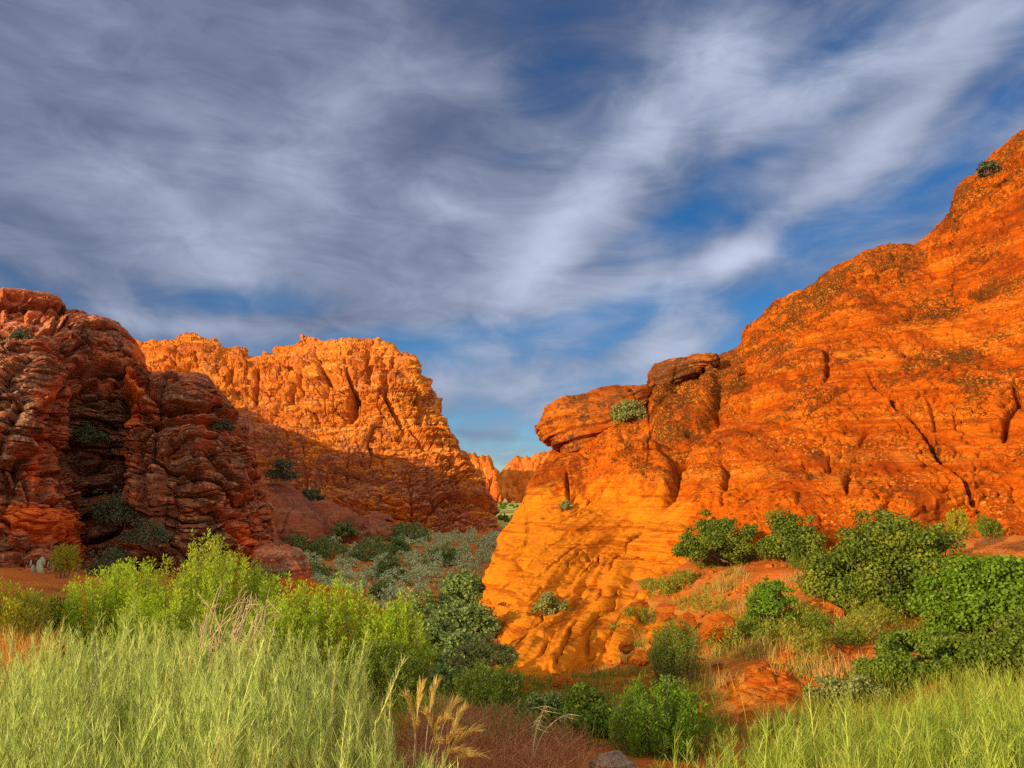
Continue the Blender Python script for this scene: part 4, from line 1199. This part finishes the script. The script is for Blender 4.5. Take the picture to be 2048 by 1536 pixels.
bush('yellow_green_shrub', 'sparse green shrub against the wall right of the thin yellowish one', 'shrub', 1965, 1030, 50, 22, L_green, 'feather', base=1080, n=900, leaf=0.10, seed=61, shoots=25)
bush('ledge_shrub', 'grey green shrub growing on top of the overhanging block', 'shrub', 1264, 792, 76, 50.5, L_olive, 'oak', base=846, n=3500, leaf=0.16, seed=62)
bush('ledge_shrub', 'tiny round shrub on the rock below the overhanging block', 'shrub', 1130, 998, 20, 40.5, L_olive, 'oak', base=1016, n=500, leaf=0.12, seed=63)
bush('ledge_shrub', 'dark shrub high on the crest at the upper right', 'shrub', 2036, 318, 40, 54.0, L_cliff, 'oak', base=346, n=1500, leaf=0.16, seed=64)
VG = 'dark shrubs on the canyon floor'
for k, (px, top, w, Y, base, lb) in enumerate((
        (655, 1066, 110, 60, None, 'wide dark shrub behind the sagebrush flat at its left end'), (755, 1060, 95, 60, None, 'dark rounded shrub behind the middle of the sagebrush flat'),
        (886, 1086, 80, 55, None, 'dark rounded shrub alone amid the sagebrush at the right'), (595, 1060, 60, 58, None, 'dark shrub at the left end of the shrubs behind the sagebrush'),
        (820, 1036, 90, 76, None, 'grey green shrub at the foot of the butte above the sagebrush'), (690, 1040, 60, 72, 1070, 'small grey shrub on the outcrops behind the sagebrush'),
        (800, 1068, 44, 64, None, 'small dark shrub right of the middle dark one behind the sagebrush'),
        (790, 1108, 70, 47, None, 'low green bush in the middle of the sagebrush flat'), (640, 1120, 90, 44, None, 'low green bush at the left edge of the sagebrush flat'), (770, 1150, 50, 38, None, 'small green bush at the near edge of the sagebrush flat'),
        (540, 1112, 90, 34, None, 'dark bush in front of the flat topped boulder'))):
    bush('dark_shrub', lb, 'shrub', px, top, w, Y, L_dark, 'oak', base=base, n=3000, leaf=0.13 * Y / 55, seed=70 + k, group=VG)
for k, (px, top, w, Y, base, lb) in enumerate((
        (235, 972, 90, 40, 1045, 'grey green shrub in the dark slot of the shaded cliff'), (566, 912, 64, 66, 958, 'dark shrub where the shaded cliff meets the butte'),
        (440, 836, 36, 45, 858, 'small shrub on a ledge of the shaded cliff'), (170, 845, 60, 43, 885, 'dull shrub on the dark face high in the slot'), (300, 1030, 90, 38, 1085, 'dull green shrub low on the shaded cliff right of the slot'),
        (10, 655, 50, 37, 690, 'shrub on the ledge at the left edge of the cliff'), (620, 975, 50, 72, 1000, 'small dark shrub on the domed outcrop'), (230, 1075, 90, 33, 1150, 'dark shrub at the foot of the slot in the shaded cliff'))):
    bush('cliff_shrub', lb, 'shrub', px, top, w, Y, L_cliff, 'oak', base=base, n=2500, leaf=0.11 * Y / 45, seed=90 + k, group='shrubs on the shaded cliff')


# ---- a few shrubs far up the meadow
mf, _ms = oak_mesh(2.4, 2.4, 1.3, 0.35, 260, 611, n_cl=10)
m0 = None
for k in range(22):
    rm = random.Random(900 + k)
    y_ = rm.uniform(125, 260)
    x_ = rm.uniform(-0.035, 0.02) * y_
    if m0 is None:
        m0 = tag(link_mesh('meadow_shrub', mf[0], mf[1], L_green, smooth=False), 'tiny dark shrub far off on the sunlit meadow in the canyon gap', 'shrub', 'shrubs on the far meadow')
        ms = m0
    else:
        ms = m0.copy()
        scene.collection.objects.link(ms)
    ms.location = (x_, y_, gz(x_, y_))
    ms.rotation_euler = (0, 0, rm.uniform(0, 6))
    q_ = rm.uniform(0.5, 1.2)
    ms.scale = (q_, q_, q_)


# ---- sagebrush: one by one on the canyon floor
def scatter(poly, n, y0, y1, seed, mind=0.0, xr=(-30, 30)):
    r = np.random.default_rng(seed)
    x = r.uniform(xr[0], xr[1], n)
    y = r.uniform(y0, y1, n)
    z = ground_z(x, y)
    px, py = project(np.stack([x, y, z], -1))
    k = in_poly(px, py, poly)
    P = np.stack([x, y, z], -1)[k]
    if mind > 0:
        keep = []
        for p in P:
            if all((p[0] - q[0]) ** 2 + (p[1] - q[1]) ** 2 > mind * mind for q in keep):
                keep.append(p)
        P = np.array(keep)
    return P


sage_protos = []
for k in range(5):
    fol, st = oak_mesh(1.0, 1.0, 0.66, 0.075, 700, 300 + k, n_cl=18)
    sage_protos.append((fol, st))
sage_pts = scatter([(612, 1200), (612, 1100), (800, 1085), (860, 1058), (1000, 1056), (985, 1130), (900, 1180), (780, 1215)], 9000, 30, 84, 5, 1.6, (-22, 3))
rs = np.random.default_rng(77)
if len(sage_pts) > 290:
    sage_pts = sage_pts[rs.permutation(len(sage_pts))[:290]]
proto_objs = []
for i, p in enumerate(sage_pts):
    if i < 5:
        o = thing('sagebrush', p, 'small silvery grey sagebrush in the shaded flat below the butte', 'sagebrush', 'sagebrush on the canyon floor')
        f_ = link_mesh('foliage', sage_protos[i][0][0], sage_protos[i][0][1], L_sage, o, smooth=False)
        proto_objs.append((o, f_))
    else:
        so, sf = proto_objs[i % 5]
        o = so.copy()
        scene.collection.objects.link(o)
        f_ = sf.copy()
        scene.collection.objects.link(f_)
        f_.parent = o
        o.location = p
    s = rs.uniform(0.55, 1.7)
    o.scale = (s, s, s * rs.uniform(0.85, 1.2))
    o.rotation_euler = (0, 0, rs.uniform(0, 6.28))


# ---- pale feathery grass in front
def stem_variant(seed, n_leaf=64, arch=0.18, leaf_len=0.065, up=1.35, plume=0.0):
    r = np.random.default_rng(seed)
    a = r.random() * 6.28
    tip = np.array([[math.cos(a) * arch * r.random(), math.sin(a) * arch * r.random(), 1.0]])
    pth = arc(np.zeros((1, 3)), tip, np.array([[0.06 * r.normal(), 0.06 * r.normal(), 0.08]]), 8)
    tv, tf = tubes(pth, 0.0040, 0.0014, 3)
    t = 0.12 + 0.87 * r.random(n_leaf)
    f = t * 7
    i = np.minimum(f.astype(int), 6)
    ff = (f - i)[:, None]
    P = pth[0, i] * (1 - ff) + pth[0, i + 1] * ff
    tan = unit(pth[0, i + 1] - pth[0, i])
    side = unit(np.cross(tan, r.normal(size=(n_leaf, 3))))
    L = leaf_len * (0.6 + 0.8 * r.random(n_leaf)) * (1.15 - 0.65 * t)
    tipl = P + (tan * up + side * (0.35 + 0.6 * r.random((n_leaf, 1)))) * L[:, None]
    bend = (tan * 0.18 - side * 0.05) * L[:, None] + side * 0.15 * L[:, None]
    lp = arc(P, tipl, bend, 3)
    rv, rf = ribbons(lp, np.full(n_leaf, 0.0026), np.full(n_leaf, 0.0008), unit(r.normal(size=(n_leaf, 3))))
    return join([(tv, tf), (rv, rf)])


def place_stems(variants, pts, heights, seed, lean=0.12, lean_dir=None):
    r = np.random.default_rng(seed)
    out = []
    for k, (p, h) in enumerate(zip(pts, heights)):
        v, f = variants[r.integers(len(variants))]
        a = r.random() * 6.28
        c, s = math.cos(a), math.sin(a)
        q = v * np.array([0.4 + 0.6 * h, 0.4 + 0.6 * h, h])
        q = np.stack([q[:, 0] * c - q[:, 1] * s, q[:, 0] * s + q[:, 1] * c, q[:, 2]], -1)
        lx, ly = lean * r.normal(), lean * r.normal()
        if lean_dir is not None:
            lx += lean_dir[0]
            ly += lean_dir[1]
        q[:, 0] += lx * np.maximum(q[:, 2], 0) ** 1.5
        q[:, 1] += ly * np.maximum(q[:, 2], 0) ** 1.5
        out.append((q + p, f))
    return join(out)


def grass_field(poly_fn, n, y0, y1, xr, top_curve, hmax, seed, clump=0.0):
    r = np.random.default_rng(seed)
    y = y0 + (y1 - y0) * r.random(n) ** 0.8
    x = y * r.uniform(xr[0], xr[1], n)
    z = ground_z(x, y)
    px = 1024 + x / y * FPX / math.cos(PITCH) * 1.0
    tp = np.interp(px, [a for a, b in top_curve], [b for a, b in top_curve], left=top_curve[0][1], right=top_curve[-1][1])
    zt = unproj(px, tp + 4, y)[:, 2]
    dens = perlin(np.stack([x * 2.4, y * 2.4, np.zeros(n)], -1), seed) * 0.8 + 0.4 * perlin(np.stack([x * 6, y * 6, np.zeros(n)], -1), seed + 1)
    h = hmax * (0.62 + 0.38 * r.random(n)) * (1 + 0.22 * dens)
    h = np.minimum(h, (zt - z) * (0.72 + 0.36 * r.random(n) ** 1.6))
    ok = (h > 0.22) & (dens > -0.06)
    return np.stack([x, y, z - 0.02], -1)[ok], h[ok]


L_grass = leaf_mat('pale_grass', col(0.34, 0.48, 0.06), col(0.80, 0.88, 0.25), 0.45, yellow=col(0.84, 0.80, 0.22), stretch=1.5, stems=col(0.15, 0.20, 0.03))
L_grass2 = leaf_mat('green_grass', col(0.28, 0.40, 0.03), col(0.58, 0.68, 0.09), 0.45, yellow=col(0.66, 0.68, 0.14), stretch=1.5, stems=col(0.14, 0.22, 0.02))
sv = [stem_variant(400 + k, 95) for k in range(14)]
pts, hs = grass_field(None, 3500, 1.9, 6.2, (-0.80, -0.05), [(-300, 1350), (0, 1345), (50, 1300), (105, 1226), (350, 1212), (560, 1235), (690, 1280), (745, 1365), (780, 1420), (830, 1475), (900, 1545), (1000, 1700)], 1.0, 21)
gv, gf = place_stems(sv, pts, hs, 22, 0.10)
tag(link_mesh('pale_grass', gv, gf, L_grass, smooth=False), 'tall pale feathery grass filling the lower left foreground', 'grass', kind='stuff')
sv2 = [stem_variant(440 + k, 60, arch=0.30, leaf_len=0.085, up=1.15) for k in range(14)]
pts, hs = grass_field(None, 1900, 1.9, 5.2, (0.17, 0.82), [(1290, 1640), (1350, 1536), (1400, 1480), (1500, 1440), (1600, 1425), (1700, 1400), (1800, 1385), (1900, 1360), (1980, 1320), (2048, 1290), (2400, 1200)], 1.0, 23)
gv, gf = place_stems(sv2, pts, hs, 24, 0.10, (0.12, 0.05))
tag(link_mesh('green_grass', gv, gf, L_grass2, smooth=False), 'tall arching yellow green grass in the lower right foreground', 'grass', kind='stuff')


# ---- tufts of dry grass and weeds
def tufts(pts, blades, h0, h1, wd, seed, spread=0.10, lean=0.5):
    r = np.random.default_rng(seed)
    n = len(pts) * blades
    b = np.repeat(pts, blades, 0) + np.stack([spread * r.normal(size=n), spread * r.normal(size=n), np.full(n, -0.02)], -1)
    sc = np.repeat(r.uniform(0.6, 1.25, len(pts)), blades)
    h = r.uniform(h0, h1, n) * sc
    a = r.random(n) * 6.28
    k = lean * r.random(n)
    tip = b + np.stack([np.cos(a) * k * h, np.sin(a) * k * h, h], -1)
    bend = np.stack([-0.15 * np.cos(a) * k * h, -0.15 * np.sin(a) * k * h, 0.12 * h], -1)
    return ribbons(arc(b, tip, bend, 4), np.full(n, wd), np.full(n, wd * 0.25), unit(r.normal(size=(n, 3))))


L_dry = leaf_mat('dry_grass', col(0.46, 0.24, 0.045), col(0.66, 0.42, 0.11), 0.3)
L_dryred = leaf_mat('rusty_grass', col(0.34, 0.115, 0.035), col(0.60, 0.30, 0.11), 0.35)
L_dryor = leaf_mat('orange_grass', col(0.50, 0.20, 0.025), col(0.70, 0.38, 0.06), 0.35)
L_weed = leaf_mat('weed_leaf', col(0.17, 0.21, 0.015), col(0.42, 0.42, 0.045), 0.4)
SLOPE = [(1250, 1330), (1300, 1230), (1390, 1150), (1370, 1100), (1640, 1090), (1720, 1180), (1880, 1200), (1900, 1290), (1760, 1330), (1640, 1420), (1400, 1440), (1380, 1380)]
sp = scatter(SLOPE, 5200, 11, 29, 31, 0, (1, 18))
dn = perlin(sp * np.array([0.55, 0.55, 0]) + 3, 71)
LEDGE = [(1360, 1470), (1390, 1370), (1450, 1310), (1570, 1300), (1640, 1370), (1650, 1470)]
hp_, hy_ = project(sp)
sp_clear = ~(in_poly(hp_, hy_, LEDGE) & (sp[:, 1] < 13.5))
sp_d = sp[(dn > 0.14) & sp_clear]
v, f = tufts(sp_d, 16, 0.14, 0.38, 0.010, 32, 0.09, 0.6)
tag(link_mesh('dry_grass', v, f, L_dry, smooth=False), 'thin golden dry grass scattered over the right hand slope', 'grass', kind='stuff')
sp_w = sp[(perlin(sp * np.array([0.7, 0.7, 0]) + 30, 72) > 0.22) & sp_clear]
v, f = tufts(sp_w, 18, 0.10, 0.26, 0.016, 33, 0.10, 0.9)
tag(link_mesh('weeds', v, f, L_weed, smooth=False), 'low yellow green weeds between the rocks of the right hand slope', 'weeds', kind='stuff')
pp = scatter([(800, 1545), (820, 1470), (890, 1410), (1000, 1410), (1060, 1420), (1140, 1462), (1160, 1540), (1170, 1700), (700, 1700)], 4200, 2.6, 9.5, 34, 0, (-1.6, 2.2))
v, f = tufts(pp, 18, 0.04, 0.17, 0.005, 35, 0.08, 1.8)
tag(link_mesh('rusty_grass', v, f, L_dryred, smooth=False), 'matted rusty brown dead grass in the bottom centre', 'grass', kind='stuff')
pp = scatter([(-100, 1420), (-100, 1230), (60, 1230), (160, 1215), (200, 1260), (100, 1330), (60, 1420)], 2600, 6, 10.5, 36, 0, (-9, -3))
v, f = tufts(pp, 22, 0.18, 0.55, 0.008, 37, 0.10, 0.6)
tag(link_mesh('orange_grass', v, f, L_dryor, smooth=False), 'orange dry grass behind the pale grass at the left edge', 'grass', kind='stuff')
pp = scatter([(1540, 1470), (1620, 1410), (1760, 1350), (2100, 1320), (2100, 1540), (1540, 1540)], 2200, 4.5, 13, 41, 0, (1, 10))
v, f = tufts(pp, 16, 0.12, 0.34, 0.009, 42, 0.11, 0.8)
tag(link_mesh('slope_weeds', v, f, L_weed, smooth=False), 'rough yellow green growth between the right hand grass and the shrubs behind it', 'weeds', kind='stuff')
pp = scatter([(560, 1560), (1500, 1560), (1400, 1330), (1100, 1300), (900, 1330), (700, 1300), (400, 1300), (200, 1300)], 2600, 6, 17, 38, 0, (-9, 6))
v, f = tufts(pp, 14, 0.08, 0.25, 0.010, 39, 0.12, 1.0)
tag(link_mesh('ground_weeds', v, f, L_green, smooth=False), 'low green ground cover around the gully shrubs', 'weeds', kind='stuff')

WS = [(1180, 1490), (1420, 1140), (1455, 1130), (1545, 1125), (1600, 1140), (1300, 1180), (1330, 1195), (1280, 1255), (1370, 1165), (1600, 1255), (1640, 1270), (1700, 1230), (1560, 1290), (1500, 1285), (1450, 1300),
      (1620, 1320), (1680, 1290), (1740, 1230), (1760, 1260), (1530, 1260), (1420, 1230), (1350, 1185), (1480, 1130), (1250, 1280), (1730, 1290), (1820, 1235)]
for k, (px, py) in enumerate(WS[1:]):
    g = ground_hit(px, py)
    if g is None or g[1] > 32:
        continue
    o = thing('weed_clump', g, 'small yellow green clump of weeds on the dry right hand slope', 'weeds', 'weed clumps on the right hand slope')
    r_ = random.Random(k)
    fol, st = feather_mesh(r_.uniform(0.6, 1.2), 0.7, r_.uniform(0.35, 0.65), 0.07, 1200, 500 + k, 50, 0.9)
    link_mesh('foliage', fol[0], fol[1], L_weed if k % 3 else L_green, o, smooth=False)


# ---- golden seed heads, dead twigs, bent stalks, cactus
def golden_tuft():
    base = at(850, 1560, 4.0)
    base[2] = gz(base[0], base[1])
    o = thing('golden_grass_tuft', base, 'golden ripe grass tuft with brush like seed heads at the edge of the pale grass', 'grass tuft')
    r = np.random.default_rng(5)
    tips = [(812, 1392, 3.9), (842, 1378, 4.1), (872, 1368, 4.2), (908, 1408, 4.1), (928, 1416, 4.3), (948, 1462, 3.9), (893, 1436, 3.8), (962, 1508, 3.7), (918, 1462, 3.8), (852, 1425, 3.8),
            (880, 1480, 3.6), (935, 1500, 3.6), (830, 1440, 3.7)]
    T = np.array([at(*t) for t in tips]) - base
    n = len(T)
    b = np.stack([0.06 * r.normal(size=n), 0.06 * r.normal(size=n), np.zeros(n)], -1)
    pth = arc(b, T, np.stack([-0.25 * T[:, 0], -0.25 * T[:, 1], 0.42 * np.abs(T[:, 2])], -1), 12)
    sv_, sf_ = tubes(pth, 0.003, 0.0015, 4)
    link_mesh('stalks', sv_, sf_, W_pale, o)
    for k in range(n):
        m = 130
        t = 7 + 4 * r.random(m)
        i = np.minimum(t.astype(int), 10)
        ff = (t - i)[:, None]
        P = pth[k, i] * (1 - ff) + pth[k, i + 1] * ff
        tan = unit(pth[k, i + 1] - pth[k, i])
        sd = unit(np.cross(tan, r.normal(size=(m, 3))))
        L = r.uniform(0.04, 0.085, m)
        lp = arc(P, P + (tan * 0.95 + sd * 0.28) * L[:, None], tan * 0 + 0.0, 3)
        v, f = ribbons(lp, np.full(m, 0.0032), np.full(m, 0.0007), unit(r.normal(size=(m, 3))))
        link_mesh('seed_head', v, f, L_gold, o, smooth=False)


L_gold = leaf_mat('gold_awn', col(0.80, 0.52, 0.07), col(0.95, 0.76, 0.24), 0.45)
golden_tuft()


def twig_thing(name, label, cat, base_px, Y, tips, mat, r0, bendz, extra=3, seed=1):
    base = at(base_px[0], base_px[1], Y)
    base[2] = gz(base[0], base[1])
    o = thing(name, base, label, cat)
    r = np.random.default_rng(seed)
    T = np.array([at(a, b, Y + c) for a, b, c in tips]) - base
    n = len(T)
    pth = arc(0.05 * r.normal(size=(n, 3)) * np.array([1, 1, 0]), T, np.stack([0.15 * r.normal(size=n), 0.15 * r.normal(size=n), bendz * np.ones(n)], -1) * np.linalg.norm(T, axis=1, keepdims=True), 10)
    parts = [tubes(pth, r0, r0 * 0.3, 5)]
    for e in range(extra):
        i = r.integers(4, 9, n)
        s = pth[np.arange(n), i]
        tan = unit(pth[np.arange(n), i] - pth[np.arange(n), i - 1])
        L = np.linalg.norm(T, axis=1) * r.uniform(0.15, 0.4, n)
        tip = s + (tan + 0.6 * r.normal(size=(n, 3))) * L[:, None] * 0.32
        parts.append(tubes(arc(s, tip, 0.08 * r.normal(size=(n, 3)) * L[:, None], 6), r0 * 0.45, r0 * 0.18, 4))
    v, f = join(parts)
    link_mesh('twigs', v, f, mat, o)
    return o


rt = random.Random(3)
twig_thing('dead_bush', 'dead tan bush of bare twigs between the pale grass and the green shrubs', 'dead bush', (415, 1400), 6.9,
           [(rt.uniform(390, 560), rt.uniform(1165, 1270), rt.uniform(-0.5, 0.6)) for _ in range(40)], W_pale, 0.008, 0.10, 5, 6)
twig_thing('dead_branch', 'dark bare branch sticking out of the pale grass at the left', 'branch', (235, 1420), 4.8,
           [(190, 1280, 0), (215, 1300, 0.2), (290, 1290, -0.1), (200, 1330, 0.2), (270, 1310, 0)], W_stem, 0.008, 0.05, 3, 7)
twig_thing('dead_branch', 'bare grey twig poking from the right end bright green shrub', 'branch', (740, 1290), 10.9,
           [(800, 1235, 0), (790, 1245, 0.2), (760, 1250, 0)], W_pale, 0.010, 0.10, 3, 8)
st = thing('bent_stalks', (at(1065, 1500, 5.2)[0], 5.2, gz(at(1065, 1500, 5.2)[0], 5.2)), 'three thin pale bent grass stalks standing in the dead grass', 'grass stalks')
b0 = np.array(st.location)
for tipx, tipy, bx, bz in ((1138, 1428, -0.10, 0.10), (1092, 1412, -0.05, 0.02), (1075, 1440, -0.02, 0.0)):
    T = at(tipx, tipy, 5.2) - b0
    pth = arc(np.array([[0.0, 0, 0]]), T[None], np.array([[bx, 0, bz]]), 14)
    v, f = tubes(pth, 0.0035, 0.0018, 4)
    sk = link_mesh('stalk', v, f, W_straw if 'W_straw' in globals() else W_pale, st)
    r = np.random.default_rng(int(tipx))
    P = pth[0, 11 + r.integers(0, 3, 24)]
    lp = arc(P, P + np.stack([0.035 * r.normal(size=24), 0.02 * r.normal(size=24), -0.02 + 0.015 * r.normal(size=24)], -1), np.zeros((24, 3)), 3)
    v, f = ribbons(lp, np.full(24, 0.004), np.full(24, 0.001), unit(r.normal(size=(24, 3))))
    link_mesh('seed_head', v, f, W_pale, sk, smooth=False)


def cactus():
    m, N = new_mat('cactus_skin')
    co = N.n('ShaderNodeTexCoord').outputs['Object']
    vo = N.n('ShaderNodeTexVoronoi', {'Vector': co, 'Scale': 16.0}).outputs[0]
    c = N.mix(N.ramp(vo, 0.10, 0.22), col(0.55, 0.52, 0.35), col(0.30, 0.36, 0.20))
    bs = N.n('ShaderNodeBsdfPrincipled', {'Base Color': c, 'Roughness': 0.7})
    N.n('ShaderNodeOutputMaterial', {'Surface': bs.outputs[0]})
    b = at(90, 1142, 25)
    o = thing('prickly_pear', b, 'pale prickly pear cactus beside the yellow flowering bush', 'cactus')
    r = np.random.default_rng(9)
    uu, vv = np.meshgrid(np.linspace(0, math.pi, 10), np.linspace(0, 2 * math.pi, 13)[:-1], indexing='ij')
    for k in range(11):
        w_, h_, t_ = 0.08 + 0.03 * r.random(), 0.11 + 0.04 * r.random(), 0.025
        S = np.stack([w_ * np.sin(uu) * np.cos(vv), t_ * np.sin(uu) * np.sin(vv), h_ * (1 - np.cos(uu))], -1)
        a, tl = r.random() * 3.14, r.normal() * 0.45
        x_, y_, z_ = S[..., 0], S[..., 1], S[..., 2]
        x_, z_ = x_ * math.cos(tl) + z_ * math.sin(tl), -x_ * math.sin(tl) + z_ * math.cos(tl)
        x2, y2 = x_ * math.cos(a) - y_ * math.sin(a), x_ * math.sin(a) + y_ * math.cos(a)
        lv = 0 if k < 6 else 0.18
        V = np.stack([x2 + r.uniform(-0.4, 0.4), y2 + r.uniform(-0.2, 0.2), z_ + lv - 0.05], -1).reshape(-1, 3)
        i = np.arange(9 * 12)
        rr, cc = i // 12, i % 12
        F = np.stack([rr * 12 + cc, rr * 12 + (cc + 1) % 12, (rr + 1) * 12 + (cc + 1) % 12, (rr + 1) * 12 + cc], -1)
        link_mesh('pad', V, F, m, o)


cactus()


# ---- loose stones on the slope
def rubble():
    r = np.random.default_rng(88)
    P = scatter([(1040, 1400), (1100, 1300), (1300, 1220), (1380, 1150), (1650, 1120), (1900, 1200), (1900, 1330), (1640, 1430), (1300, 1460)], 5200, 8, 27, 89, 0, (0, 18))
    keep = perlin(P * np.array([0.6, 0.6, 0]) + 60, 73) > -0.05
    P = P[keep]
    base = np.array([[-1, -1, -1], [1, -1, -1], [1, 1, -1], [-1, 1, -1], [-1, -1, 1], [1, -1, 1], [1, 1, 1], [-1, 1, 1]], float)
    fc = np.array([[0, 3, 2, 1], [4, 5, 6, 7], [0, 1, 5, 4], [1, 2, 6, 5], [2, 3, 7, 6], [3, 0, 4, 7]])
    out = []
    for p in P:
        sz = 0.018 + 0.09 * r.random() ** 4
        v = base * (1 + 0.35 * r.normal(size=(8, 3))) * np.array([1.2, 1.0, 0.65]) * sz
        v[4:, :2] *= 0.65
        a = r.random() * 6.28
        v = np.stack([v[:, 0] * math.cos(a) - v[:, 1] * math.sin(a), v[:, 0] * math.sin(a) + v[:, 1] * math.cos(a), v[:, 2]], -1)
        out.append((v + p + np.array([0, 0, sz * 0.25]), fc))
    v, f = join(out)
    tag(link_mesh('rubble', v, f, M_redrock, smooth=False, attrs={'lichen': np.zeros(len(v))}), 'loose reddish stones strewn over the right hand slope', 'stones', kind='stuff')


rubble()
